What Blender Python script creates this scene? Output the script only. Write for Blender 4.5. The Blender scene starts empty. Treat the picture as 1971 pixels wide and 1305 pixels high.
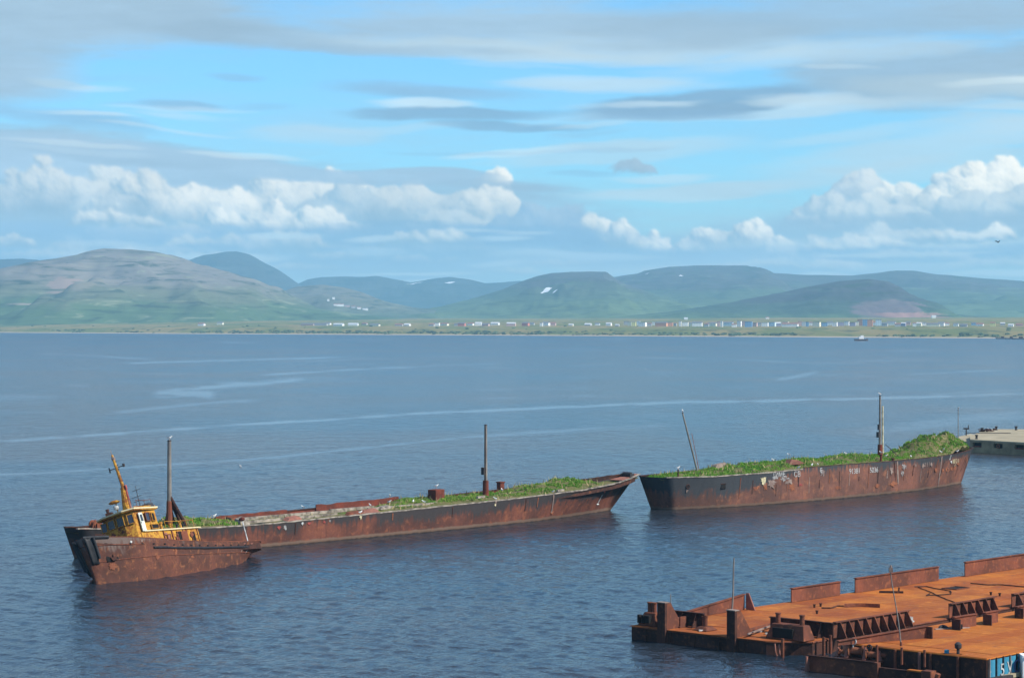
import bpy, bmesh, math, random
import numpy as np
from mathutils import Vector, Matrix, noise as mn
SC = bpy.context.scene
R = math.radians
# ------------------------------------------------------------------ camera, light, sky
F = 4500.0; CX = 985.5; HY = 622.0; CAMZ = 27.0       # focal length in px of a 1971 px wide frame, horizon row, eye height
cam_d = bpy.data.cameras.new('camera'); cam = bpy.data.objects.new('camera', cam_d)
SC.collection.objects.link(cam); SC.camera = cam
cam_d.sensor_width = 36; cam_d.lens = F / 1971 * 36
cam_d.clip_start = 1; cam_d.clip_end = 60000
cam.location = (0, 0, CAMZ); cam.rotation_euler = (R(90) - math.atan((652.5 - HY) / F), 0, 0)

SUN_AZ, SUN_EL = 112.0, 41.0                        # azimuth clockwise from +Y
sd = Vector((math.sin(R(SUN_AZ)) * math.cos(R(SUN_EL)), math.cos(R(SUN_AZ)) * math.cos(R(SUN_EL)), math.sin(R(SUN_EL))))
sun_d = bpy.data.lights.new('sun', 'SUN'); sun_d.energy = 5.0; sun_d.angle = R(0.5); sun_d.color = (1.0, 0.93, 0.83)
sun = bpy.data.objects.new('sun', sun_d); SC.collection.objects.link(sun)
sun.rotation_euler = sd.to_track_quat('Z', 'Y').to_euler()
SC.view_settings.view_transform = 'Standard'; SC.view_settings.look = 'None'
SC.view_settings.exposure = 0.29; SC.view_settings.gamma = 1.0; SC.view_settings.use_curve_mapping = False
SC.cycles.volume_bounces = 3; SC.cycles.max_bounces = 6

# ---- small node helper
class NT:
    def __init__(s, nt): s.nt = nt; nt.nodes.clear()
    def n(s, t, **k):
        d = s.nt.nodes.new(t)
        for a, b in k.items():
            if a == 'i':
                for q, v in b.items():
                    if hasattr(v, 'is_output'): s.nt.links.new(v, d.inputs[q])
                    else: d.inputs[q].default_value = v
            else: setattr(d, a, b)
        return d
    def m(s, op, a, b=0.0, c=0.0, clamp=False):
        d = s.n('ShaderNodeMath', operation=op, use_clamp=clamp)
        for j, v in enumerate((a, b, c)):
            if hasattr(v, 'is_output'): s.nt.links.new(v, d.inputs[j])
            else: d.inputs[j].default_value = v
        return d.outputs[0]
    def mix(s, f, a, b, bt='MIX'):
        d = s.n('ShaderNodeMix', data_type='RGBA', blend_type=bt, clamp_factor=True)
        for j, v in ((0, f), (6, a), (7, b)):
            if hasattr(v, 'is_output'): s.nt.links.new(v, d.inputs[j])
            else: d.inputs[j].default_value = v if not isinstance(v, tuple) or len(v) == 4 else (*v, 1)
        return d.outputs[2]
    def ramp(s, f, stops):
        d = s.n('ShaderNodeValToRGB'); cr = d.color_ramp
        while len(cr.elements) < len(stops): cr.elements.new(0.5)
        for e, (p, c) in zip(cr.elements, stops):
            e.position = p; e.color = (c, c, c, 1) if not isinstance(c, tuple) else (*c, 1)
        s.nt.links.new(f, d.inputs[0]); return d.outputs[0]
    def noise(s, vec, scale, detail=4, rough=.55, dist=0.0):
        d = s.n('ShaderNodeTexNoise', i={'Scale': scale, 'Detail': detail, 'Roughness': rough, 'Distortion': dist})
        s.nt.links.new(vec, d.inputs['Vector']); return d.outputs[0]
    def mapv(s, vec, sc=(1, 1, 1), loc=(0, 0, 0), rot=(0, 0, 0)):
        d = s.n('ShaderNodeMapping', i={'Scale': sc, 'Location': loc, 'Rotation': rot})
        s.nt.links.new(vec, d.inputs['Vector']); return d.outputs[0]
    def step(s, x, a, b):
        d = s.n('ShaderNodeMapRange', interpolation_type='SMOOTHSTEP', i={'From Min': a, 'From Max': b})
        s.nt.links.new(x, d.inputs['Value']); return d.outputs[0]
    def sep(s, vec):
        d = s.n('ShaderNodeSeparateXYZ'); s.nt.links.new(vec, d.inputs[0]); return d.outputs

def lin(*c):
    return tuple(((v / 255 + .055) / 1.055) ** 2.4 if v > 10 else v / 255 / 12.92 for v in c)

# ---- clouds: a panorama computed here (60 degrees of azimuth, repeating), seen against the Nishita sky
def cloud_panorama():
    PW, PH = 2356, 600
    xs = CX - 2356 + 2 * np.arange(PW); ys = HY + 79 - 2 * np.arange(PH)
    X, Y = np.meshgrid(xs, ys)
    def fb(beta, ax, ay, seed):
        g = np.random.default_rng(seed)
        fx = np.fft.fftfreq(PW)[None, :] * ax; fy = np.fft.fftfreq(PH)[:, None] * ay
        f = np.sqrt(fx * fx + fy * fy + 1e-5)
        z = np.fft.ifft2(np.fft.fft2(g.standard_normal((PH, PW))) * f ** (-beta / 1.0)).real
        return (z - z.mean()) / z.std()
    n1, n2 = fb(2.1, 2.0, .7, 1), fb(2.1, 2.5, .7, 2)
    n3 = fb(1.6, 6.0, 1.0, 3); n4 = fb(1.35, 9.0, .8, 4); n5 = fb(1.5, 1, 1.0, 5); n6 = fb(1.15, 1, 1, 6)
    def ss(a, b, x):
        t = np.clip((x - a) / (b - a), 0, 1); return t * t * (3 - 2 * t)
    C = np.zeros((PH, PW, 3)); A = np.zeros((PH, PW))
    def over(col, a):
        nonlocal C, A
        a = a[..., None]; col = np.broadcast_to(np.asarray(col, float), C.shape)
        C = col * a + C * (1 - a); A = a[..., 0] + A * (1 - a[..., 0])     # premultiplied
    def copies(cx):                                             # the frame's pattern goes on round the horizon, mirrored
        return [cx, 2 * 1990 - cx, -40 - cx if cx < 700 else None]
    GREY, PALE, WHITE, BLUEG = np.array(lin(162, 187, 205)), np.array(lin(196, 213, 219)), np.array(lin(222, 233, 232)), np.array(lin(130, 163, 190))
    def strat(cx, cy, rx, ry, al, col, ang=0.0, soft=.9, nz=.5, warp=1.0, seed=0):
        r0 = np.roll(n3, seed * 131, 1); r1 = np.roll(n4, seed * 77, 0)
        for k, c in enumerate(copies(cx)):
            if c is None: continue
            an = ang if k == 0 else -ang
            ca, sa = math.cos(R(an)), math.sin(R(an)); hw = rx * 1.9 * ca + ry * 2 * abs(sa) + 110 * warp; hh = ry * 1.9 + rx * 1.9 * abs(sa) + 36 * warp
            i0, i1 = max(int((c - hw - xs[0]) / 2), 0), min(int((c + hw - xs[0]) / 2), PW); j0, j1 = max(int((ys[0] - cy - hh) / 2), 0), min(int((ys[0] - cy + hh) / 2), PH)
            if i1 - i0 < 3 or j1 - j0 < 3: continue
            W = (slice(j0, j1), slice(i0, i1))
            dx = X[W] - c + 30 * warp * n1[W]; dy = Y[W] - cy + 9 * warp * n2[W]
            u = (dx * ca + dy * sa) / rx; v = (-dx * sa + dy * ca) / ry
            q = u * u + v * v + nz * (.6 * r0[W] + .4 * r1[W])
            a = (al * ss(1.0 + soft, 1.0 - soft, q))[..., None]
            C[W] = col * (1 + .05 * r0[W] + .03 * r1[W])[..., None] * a + C[W] * (1 - a); A[W] = a[..., 0] + A[W] * (1 - a[..., 0])
    # thin veil everywhere, thicker to the horizon
    over(lin(168, 192, 206), np.clip(.16 + .14 * n3 + .05 * n4, 0, .7) * ss(60, 330, Y))
    over(lin(178, 198, 206), np.clip(.42 + .22 * n3, 0, .85) * ss(360, 500, Y))
    over(lin(156, 182, 200), np.clip(.25 + .25 * n4 + .2 * n3, 0, .85) * ss(430, 540, Y))
    # upper decks
    strat(60, 40, 420, 62, .95, GREY, 0, seed=1); strat(20, 145, 150, 48, .93, GREY * .96, 0, seed=2, nz=.3)
    strat(500, 62, 260, 20, .95, GREY * .88, 3, seed=3, nz=.3); strat(330, 20, 110, 28, .8, GREY, seed=1)
    strat(980, 45, 420, 55, .95, GREY * 1.0, 3, seed=4); strat(1020, 92, 330, 20, .75, PALE * .95, 4, seed=5)
    strat(800, 85, 300, 13, .75, GREY * .9, 2, seed=6); strat(1330, 90, 330, 34, .72, PALE * .9, 3, seed=7)
    strat(1700, 40, 420, 60, .8, GREY * .93, 0, seed=8); strat(1400, 60, 300, 26, .6, GREY * .9, 0, seed=2)
    strat(1840, 165, 300, 52, .9, GREY * .92, 0, seed=9); strat(1900, 190, 200, 22, .6, PALE * .86, 0, seed=1)
    strat(1600, 120, 330, 22, .5, PALE, -3, seed=3); strat(1150, 155, 170, 18, .7, PALE * 1.05, 3, seed=4)
    strat(850, 165, 190, 17, .78, BLUEG * 1.08, 4, seed=5, nz=.4); strat(820, 190, 100, 11, .8, PALE * 1.15, 2, seed=6)
    strat(880, 212, 190, 11, .8, BLUEG, 2, seed=7); strat(960, 238, 140, 8, .75, BLUEG * 1.0, 3, seed=8, nz=.3)
    strat(1400, 225, 360, 16, .65, PALE * 1.08, -1, seed=2); strat(1340, 205, 215, 26, .9, BLUEG * .98, -3, nz=.16, soft=.45, seed=9)
    strat(1290, 232, 160, 9, .7, BLUEG, 0, seed=5, nz=.25); strat(1560, 208, 120, 14, .6, PALE * 1.05, 0, seed=3)
    strat(460, 138, 55, 7, .45, BLUEG * 1.1, 2, seed=1, nz=.3); strat(340, 195, 85, 9, .55, BLUEG * 1.12, 2, seed=2, nz=.4)
    strat(330, 218, 110, 9, .5, PALE * 1.03, 2, seed=3); strat(550, 245, 110, 20, .45, PALE, -2, seed=4); strat(700, 235, 150, 8, .35, PALE, 0, seed=6)
    strat(90, 225, 170, 20, .7, BLUEG * 1.12, 7, seed=5, nz=.3); strat(150, 220, 90, 6, .6, PALE * 1.12, 4, seed=6)
    strat(1150, 295, 240, 18, .5, PALE * 1.02, -3, seed=7); strat(1280, 378, 240, 15, .75, PALE * 1.05, -2, seed=8, nz=.4)
    strat(1240, 348, 110, 9, .6, PALE * 1.1, 0, seed=9, nz=.3); strat(1080, 338, 60, 7, .4, BLUEG * 1.1, 0, seed=1)
    strat(1790, 300, 330, 34, .6, PALE * 1.0, -7, seed=2, nz=.5); strat(1750, 345, 220, 22, .5, PALE, -4, seed=3)
    strat(1620, 275, 200, 12, .4, PALE, -5, seed=4)
    # left bank: a broad pale veil behind the heaps
    VEIL = np.array(lin(158, 186, 204))
    strat(400, 425, 720, 120, .93, VEIL, 2, seed=5, nz=.25, soft=.35); strat(60, 330, 420, 80, .9, VEIL * .96, 3, seed=4, nz=.25, soft=.4)
    strat(1750, 470, 420, 60, .85, VEIL * 1.02, -2, seed=6, nz=.4, soft=.5); strat(1250, 510, 500, 38, .8, VEIL * 1.05, 0, seed=7, nz=.5)
    strat(150, 318, 420, 52, .92, GREY * 1.04, 4, seed=5, nz=.22, soft=.5)
    # cumulus: union of spheres as a relief, shaded from the upper right
    Lx, Ly, Lz = .62, .60, .50
    def blur(a, n):
        for ax in (0, 1):
            for _ in range(2):
                cs = np.cumsum(np.pad(a, [(n + 1, n) if q == ax else (0, 0) for q in (0, 1)], mode='edge'), axis=ax)
                a = (cs[2 * n + 1:] - cs[:-2 * n - 1]) / (2 * n + 1) if ax == 0 else (cs[:, 2 * n + 1:] - cs[:, :-2 * n - 1]) / (2 * n + 1)
        return a
    def cumulus(cx, base, w, h, seed, bright=1.0, al=.97, dark=None, soft=1.0, white=None):
        g = random.Random(seed)
        for k, c in enumerate(copies(cx)):
            if c is None: continue
            x0, x1 = c - w * .8, c + w * .8; y0, y1 = base - h * 1.5, base + h * .4
            i0, i1 = int((x0 - xs[0]) / 2), int((x1 - xs[0]) / 2); j0, j1 = int((ys[0] - y1) / 2), int((ys[0] - y0) / 2)
            i0, i1 = max(i0, 0), min(i1, PW); j0, j1 = max(j0, 0), min(j1, PH)
            if i1 - i0 < 6 or j1 - j0 < 6: continue
            N5, N6, N3 = n5[j0:j1, i0:i1], n6[j0:j1, i0:i1], n3[j0:j1, i0:i1]; M6 = np.roll(n6, 99, 1)[j0:j1, i0:i1]; M5 = np.roll(n5, 211, 1)[j0:j1, i0:i1]
            wa = min(1.0, h / 60)
            x = X[j0:j1, i0:i1] + (2.0 * N6 + 9 * N5) * wa; y = Y[j0:j1, i0:i1] + (2.0 * M6 + 7 * M5) * wa
            H = np.full(x.shape, -1e3); D = np.zeros(x.shape)
            lumps = [(g.uniform(-.40, .42), g.uniform(.3, 1.0)) for _ in range(max(5, int(w / h * 2.2)))]
            for _ in range(int(30 + w / h * 40)):
                u = g.uniform(-.5, .5)
                env = max((hh * math.exp(-((u - uu) / .12) ** 2) for uu, hh in lumps)) * .72 + .30 * (1 - (2 * u) ** 2)
                v = g.random() ** .55 * env; r = h * g.uniform(.06, .30) * (1.15 - .6 * v) * (1.1 - abs(u)); a_ = g.uniform(.9, 1.5)
                d2 = ((x - c - u * w) / a_) ** 2 + (y - base + v * h) ** 2
                H = np.maximum(H, np.where(d2 < r * r, np.sqrt(np.maximum(r * r - d2, 0)) + g.uniform(0, .22) * h, -1e3))
                D += np.exp(-d2 / (r * r * 1.3))
            M = H > -500
            if not M.any(): continue
            Hf = np.where(M, H, 0.0)
            a1 = blur(M.astype(float), 1); a2 = blur(M.astype(float), 5)
            Hs = blur(Hf, 1) + 1.6 * N6 * wa
            gy, gx = np.gradient(Hs, 2.0); nrm = np.sqrt(gx * gx + gy * gy + 1.6)
            lit1 = (-gx * Lx - gy * Ly + Lz) / nrm
            big = blur(Hf, max(3, int(h * .07))); gy, gx = np.gradient(big, 2.0); nrm = np.sqrt(gx * gx + gy * gy + .5)
            lit2 = (-gx * Lx - gy * Ly + Lz) / nrm
            up = np.clip((base - y) / h, 0, 1.2)
            sh = ss(-.05, 1.12, .36 * lit1 + .64 * lit2 + .09 * M5) ** .9 * (.10 + .90 * ss(.02, .75, up + .12 * N5)) * bright
            sh = sh[..., None]
            dk = VEIL * .92 if dark is None else dark
            wh_ = np.array([1.06, .99, .85]) if white is None else white
            col = dk * (1 - sh) + wh_ * sh
            col = col * (1 + .035 * N5 + .015 * M6)[..., None]
            e = .5 * a1 + .5 * a2 + (.13 * N5 + .05 * N6) * 4 * a2 * (1 - a2)
            a = al * ss(.5 - .28 * soft, .5 + .30 * soft, e) * ss(-.08, .30, (base - y) / h + .10 * N3 + .05 * M5)
            a = a[..., None]
            C[j0:j1, i0:i1] = col * a + C[j0:j1, i0:i1] * (1 - a)
            A[j0:j1, i0:i1] = a[..., 0] + A[j0:j1, i0:i1] * (1 - a[..., 0])
    cumulus(1218, 338, 96, 34, 11, .10, dark=GREY * .86); cumulus(1185, 332, 50, 16, 61, .1, dark=GREY * .95, al=.7)
    # right bank
    cumulus(1650, 410, 150, 78, 12, .55, dark=GREY * .92); cumulus(1600, 430, 160, 60, 62, .5)
    cumulus(1725, 422, 130, 72, 13, .95); cumulus(1885, 424, 300, 102, 14, 1.05); cumulus(1800, 430, 160, 80, 63, 1.0)
    cumulus(1900, 452, 420, 90, 27, .42); cumulus(1690, 445, 260, 50, 64, .5)
    strat(1790, 436, 260, 16, .7, GREY * .98, 0, seed=5, nz=.4, soft=.7)
    # left bank, back to front
    cumulus(640, 416, 273, 80.64, 33, 0.91, soft=1.2); cumulus(895, 461, 210, 145.6, 15, 1.00); cumulus(940, 456, 115.5, 120.96, 29, 1.05); cumulus(780, 466, 346.5, 125.44, 65, 0.66)
    cumulus(560, 446, 346.5, 106.4, 19, 0.76); cumulus(400, 446, 346.5, 112, 18, 0.95, soft=1.2); cumulus(130, 446, 441, 134.4, 20, 0.59, soft=1.3); cumulus(280, 441, 189, 100.8, 66, 0.76, soft=1.2)
    cumulus(700, 456, 273, 112, 16, 0.36, soft=1.2); cumulus(505, 456, 231, 73.92, 67, 0.95)
    strat(560, 330, 430, 20, .93, GREY * .98, 5, seed=7, nz=.15, soft=.5); strat(790, 330, 130, 15, .92, GREY * .96, 4, seed=8, nz=.15, soft=.45)
    strat(230, 296, 330, 24, .85, GREY * 1.0, 6, seed=9, nz=.2, soft=.6)
    cumulus(930, 468, 157.5, 107.52, 41, 0.76, soft=1.2); cumulus(590, 466, 252, 62.72, 68, 0.91, soft=1.3); cumulus(860, 476, 273, 62.72, 69, 0.47, soft=1.4)
    cumulus(330, 512, 560, 74, 81, .42, soft=1.6, al=.9); cumulus(760, 516, 460, 62, 82, .38, soft=1.6, al=.85); cumulus(1700, 512, 520, 66, 83, .5, soft=1.5, al=.9)
    # middle heaps
    cumulus(1130, 484, 150, 92, 121, 1.1); cumulus(1150, 486, 190, 80, 170, 1.0); cumulus(1245, 490, 110, 62, 22, 1.1); cumulus(1395, 484, 190, 66, 23, 1.05); cumulus(1440, 480, 90, 60, 71, 1.0); cumulus(1540, 508, 170, 56, 24, .95)
    cumulus(1010, 475, 260, 88, 34, .22, dark=BLUEG * 1.12, soft=1.2)
    strat(780, 462, 420, 18, .75, BLUEG * 1.12, 0, seed=2, nz=.4); strat(200, 452, 420, 20, .7, BLUEG * 1.18, 0, seed=3, nz=.4)
    strat(1300, 505, 420, 14, .6, PALE * 1.0, 0, seed=4); strat(1700, 480, 330, 16, .6, PALE * 1.0, 0, seed=6)
    cumulus(230, 446, 190, 40, 25, .75, soft=1.5); cumulus(20, 482, 110, 34, 26, .95, soft=1.3); cumulus(820, 480, 200, 40, 35, .75, soft=1.6); cumulus(480, 490, 300, 44, 36, .5, soft=1.8)
    cumulus(1900, 466, 90, 30, 37, .95, soft=1.3); cumulus(1820, 474, 200, 30, 38, .75, soft=1.4); cumulus(1640, 486, 200, 30, 72, .7, soft=1.4); cumulus(330, 500, 240, 24, 73, .5, soft=1.5); cumulus(110, 505, 220, 20, 74, .5, soft=1.5)
    strat(1000, 495, 1500, 14, .4, BLUEG * 1.22, 0, seed=8, nz=.7)
    for cx_, b_, w_, h_, s_ in ((800, 518, 130, 20, 51), (960, 534, 150, 18, 52), (1600, 522, 110, 16, 53), (1290, 532, 120, 16, 54), (650, 507, 120, 16, 55), (1760, 507, 170, 18, 56), (560, 525, 160, 14, 57), (1450, 520, 160, 16, 58), (1080, 515, 120, 14, 59), (1900, 520, 150, 14, 60)):
        cumulus(cx_, b_, w_ * 1.2, h_ * 1.3, s_, .6, al=.55, soft=1.8)
    g_ = random.Random(7)
    for i_ in range(34):
        y_ = g_.uniform(452, 572); strat(g_.uniform(-20, 1990), y_, g_.uniform(45, 150), g_.uniform(3, 7.5), g_.uniform(.3, .65), (PALE * 1.12, WHITE, BLUEG * 1.1)[i_ % 3], g_.uniform(-1.5, 1.5), seed=i_ % 9, nz=.5, warp=.6)
    for i_ in range(26):
        x_ = g_.uniform(-20, 1990); y_ = g_.uniform(110, 300); strat(x_, y_, g_.uniform(50, 170), g_.uniform(3, 9), g_.uniform(.2, .5), (PALE * 1.08, WHITE, BLUEG * 1.1, PALE)[i_ % 4], g_.uniform(-4, 4), seed=i_ % 9, nz=.6, warp=1.2)
    A = np.clip(A, 0, 1)
    img = bpy.data.images.new('cloud_panorama', PW, PH, alpha=True, float_buffer=True)
    img.colorspace_settings.name = 'Non-Color'; img.alpha_mode = 'CHANNEL_PACKED'
    # the top and bottom rows fade out into the sky above
    fade = ss(HY - 1100, HY - 850, Y)
    C *= fade[..., None]; A *= fade
    buf = np.dstack([C, A]).astype(np.float32)
    img.pixels.foreach_set(buf.ravel()); img.update(); img.pack()
    return img

SKY_STR = 0.10
w = bpy.data.worlds.new('World'); SC.world = w; w.use_nodes = True
T = NT(w.node_tree)
sky = T.n('ShaderNodeTexSky', sky_type='NISHITA', sun_disc=False, sun_elevation=R(SUN_EL), sun_rotation=R(SUN_AZ), altitude=30, air_density=1.0, dust_density=0.25, ozone_density=1.6)
gen = T.n('ShaderNodeTexCoord').outputs['Generated']
sx, sy, sz = T.sep(gen)
az = T.m('ARCTAN2', sx, sy); el = T.m('ARCSINE', sz)
uu = T.m('ADD', T.m('DIVIDE', az, 4712 / F), .5); vv = T.m('DIVIDE', T.m('ADD', el, 79 / F), 1200 / F)
cmb = T.n('ShaderNodeCombineXYZ', i={0: uu, 1: vv}).outputs[0]
it = T.n('ShaderNodeTexImage', image=cloud_panorama(), extension='REPEAT', interpolation='Cubic', i={'Vector': cmb})
inband = T.m('MULTIPLY', T.m('LESS_THAN', vv, .995), T.m('GREATER_THAN', vv, .003))
pa = T.m('MULTIPLY', it.outputs['Alpha'], inband)
# cloud deck overhead, on a plane far up
zc = T.m('MAXIMUM', sz, .06)
pl = T.n('ShaderNodeCombineXYZ', i={0: T.m('DIVIDE', sx, zc), 1: T.m('DIVIDE', sy, zc)}).outputs[0]
cn = T.noise(T.mapv(pl, (.55, .9, 1)), 1.1, 8, .58, .3)
ca = T.m('MULTIPLY', T.step(cn, .38, .66), T.m('MULTIPLY', T.step(sz, .13, .22), .85))
clear = T.mix(1.0, sky.outputs[0], (.60, 1.12, 1.50), 'MULTIPLY')
up = T.mix(ca, clear, tuple(v / SKY_STR for v in lin(160, 168, 178)))
# premultiplied over
k = T.m('SUBTRACT', 1.0, pa)
base = T.n('ShaderNodeVectorMath', operation='SCALE', i={0: up, 'Scale': k}).outputs[0]
cc = T.n('ShaderNodeVectorMath', operation='SCALE', i={0: it.outputs['Color'], 'Scale': T.m('MULTIPLY', inband, 1 / SKY_STR)}).outputs[0]
tot = T.n('ShaderNodeVectorMath', operation='ADD', i={0: base, 1: cc}).outputs[0]
bg = T.n('ShaderNodeBackground', i={'Color': tot, 'Strength': SKY_STR})
T.nt.links.new(bg.outputs[0], T.n('ShaderNodeOutputWorld').inputs[0])

# ------------------------------------------------------------------ helpers
def tag(o, label=None, cat=None, group=None, kind=None):
    if label: o['label'] = label
    if cat: o['category'] = cat
    if group: o['group'] = group
    if kind: o['kind'] = kind
    return o
def empty(name, loc=(0, 0, 0), rz=0.0, label=None, cat=None, group=None, rot=None):
    o = bpy.data.objects.new(name, None); SC.collection.objects.link(o); o.location = loc
    o.rotation_euler = rot if rot else (0, 0, rz); o.empty_display_size = .5
    return tag(o, label, cat, group)
def link(name, me, parent=None):
    o = bpy.data.objects.new(name, me); SC.collection.objects.link(o)
    if parent is not None: o.parent = parent
    return o
def clone(o, parent=None, name=None):
    c = o.copy()
    if name: c.name = name
    SC.collection.objects.link(c); c.parent = parent
    for ch in [x for x in bpy.data.objects if x.parent == o]: clone(ch, c)
    return c
class MB:
    def __init__(s): s.v = []; s.f = []
    def add(s, vs, fs):
        k = len(s.v); s.v += [tuple(p) for p in vs]; s.f += [tuple(k + i for i in f) for f in fs]; return s
    def box(s, c, d, rz=0.0, rot=None):
        M = rot if rot else Matrix.Rotation(rz, 3, 'Z'); c = Vector(c)
        vs = [c + M @ Vector((x * d[0] / 2, y * d[1] / 2, z * d[2] / 2)) for x in (-1, 1) for y in (-1, 1) for z in (-1, 1)]
        return s.add(vs, [(0, 1, 3, 2), (4, 6, 7, 5), (0, 4, 5, 1), (2, 3, 7, 6), (0, 2, 6, 4), (1, 5, 7, 3)])
    def cyl(s, a, b, r0, r1=None, n=10, caps=True):
        r1 = r0 if r1 is None else r1; a, b = Vector(a), Vector(b); d = (b - a).normalized()
        t = Vector((0, 0, 1)) if abs(d.z) < .9 else Vector((1, 0, 0)); p = d.cross(t).normalized(); q = d.cross(p)
        vs = [c + (p * math.cos(2 * math.pi * i / n) + q * math.sin(2 * math.pi * i / n)) * r for c, r in ((a, r0), (b, r1)) for i in range(n)]
        fs = [(i, (i + 1) % n, n + (i + 1) % n, n + i) for i in range(n)]
        if caps: fs += [tuple(range(n))[::-1], tuple(range(n, 2 * n))]
        return s.add(vs, fs)
    def tube(s, pts, r, n=6):
        for a, b in zip(pts, pts[1:]): s.cyl(a, b, r, r, n)
        return s
    def prism(s, poly, vec):
        n = len(poly); vec = Vector(vec); P = [Vector(p) for p in poly]
        return s.add(P + [p + vec for p in P], [tuple(range(n))[::-1], tuple(range(n, 2 * n))] + [(i, (i + 1) % n, n + (i + 1) % n, n + i) for i in range(n)])
    def lathe(s, prof, c=(0, 0, 0), n=14):
        c = Vector(c); vs = []
        for r, z in prof: vs += [c + Vector((r * math.cos(2 * math.pi * i / n), r * math.sin(2 * math.pi * i / n), z)) for i in range(n)]
        fs = [(k * n + i, k * n + (i + 1) % n, (k + 1) * n + (i + 1) % n, (k + 1) * n + i) for k in range(len(prof) - 1) for i in range(n)]
        return s.add(vs, fs + [tuple(range(n))[::-1], tuple(range((len(prof) - 1) * n, len(prof) * n))])
    def torus(s, c, R0, r, axis='Y', n=16, m=7):
        c = Vector(c); vs = []
        for i in range(n):
            a = 2 * math.pi * i / n
            for j in range(m):
                b = 2 * math.pi * j / m; q = R0 + r * math.cos(b); h = r * math.sin(b)
                p = {'Y': (q * math.cos(a), h, q * math.sin(a)), 'Z': (q * math.cos(a), q * math.sin(a), h), 'X': (h, q * math.cos(a), q * math.sin(a))}[axis]
                vs.append(c + Vector(p))
        return s.add(vs, [(i * m + j, ((i + 1) % n) * m + j, ((i + 1) % n) * m + (j + 1) % m, i * m + (j + 1) % m) for i in range(n) for j in range(m)])
    def build(s, name, mat, parent=None, smooth=False, bevel=0.0, kind=None):
        me = bpy.data.meshes.new(name); me.from_pydata(s.v, [], s.f); me.validate()
        bm = bmesh.new(); bm.from_mesh(me); bmesh.ops.recalc_face_normals(bm, faces=bm.faces)
        bm.to_mesh(me); bm.free()
        if smooth: me.polygons.foreach_set('use_smooth', [True] * len(me.polygons))
        me.materials.append(mat); o = link(name, me, parent)
        if bevel:
            b = o.modifiers.new('bevel', 'BEVEL'); b.width = bevel; b.segments = 1; b.limit_method = 'ANGLE'
        if kind: o['kind'] = kind
        return o
def G(px, py, z=0.0):                                           # point at height z under a photo pixel (survey of the place)
    Y = (CAMZ - z) * F / (py - HY); return Vector(((px - CX) / F * Y, Y, z))
def vnoise(x, y, seed=0):
    x = np.asarray(x, float); y = np.asarray(y, float)
    def h(i, j):
        n = (i.astype(np.int64) * 374761393 + j.astype(np.int64) * 668265263 + seed * 982451653) & 0x7fffffff
        n = (n ^ (n >> 13)) * 1274126177 & 0x7fffffff
        return ((n ^ (n >> 16)) & 0xffff) / 65535.0
    i, j = np.floor(x), np.floor(y); u, v = x - i, y - j; u = u * u * (3 - 2 * u); v = v * v * (3 - 2 * v)
    return (h(i, j) * (1 - u) + h(i + 1, j) * u) * (1 - v) + (h(i, j + 1) * (1 - u) + h(i + 1, j + 1) * u) * v
def fbm(x, y, o=5, seed=0, gain=.5):
    a, t, s_ = 1.0, 0.0, 0.0
    for k in range(o): t = t + a * (vnoise(x, y, seed + k) - .5); s_ += a; a *= gain; x = np.asarray(x) * 2.03; y = np.asarray(y) * 2.03
    return t / s_ * 2

# ------------------------------------------------------------------ materials
def mat(name, col, rough=.8, metal=0.0, bump=0.0, bscale=5.0, vary=.15, vscale=1.5, spec=.3):
    m = bpy.data.materials.new(name); m.use_nodes = True; t = NT(m.node_tree)
    oc = t.n('ShaderNodeTexCoord').outputs['Object']
    n = t.noise(oc, vscale, 5)
    c = t.mix(t.step(n, .3, .7), tuple(v * (1 - vary) for v in col), tuple(min(1, v * (1 + vary)) for v in col))
    b = t.n('ShaderNodeBsdfPrincipled', i={'Base Color': c, 'Roughness': rough, 'Metallic': metal, 'Specular IOR Level': spec})
    if bump:
        bp = t.n('ShaderNodeBump', i={'Strength': bump, 'Distance': .05, 'Height': t.noise(oc, bscale, 6)})
        t.nt.links.new(bp.outputs[0], b.inputs['Normal'])
    t.nt.links.new(b.outputs[0], t.n('ShaderNodeOutputMaterial').inputs[0]); return m
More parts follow.
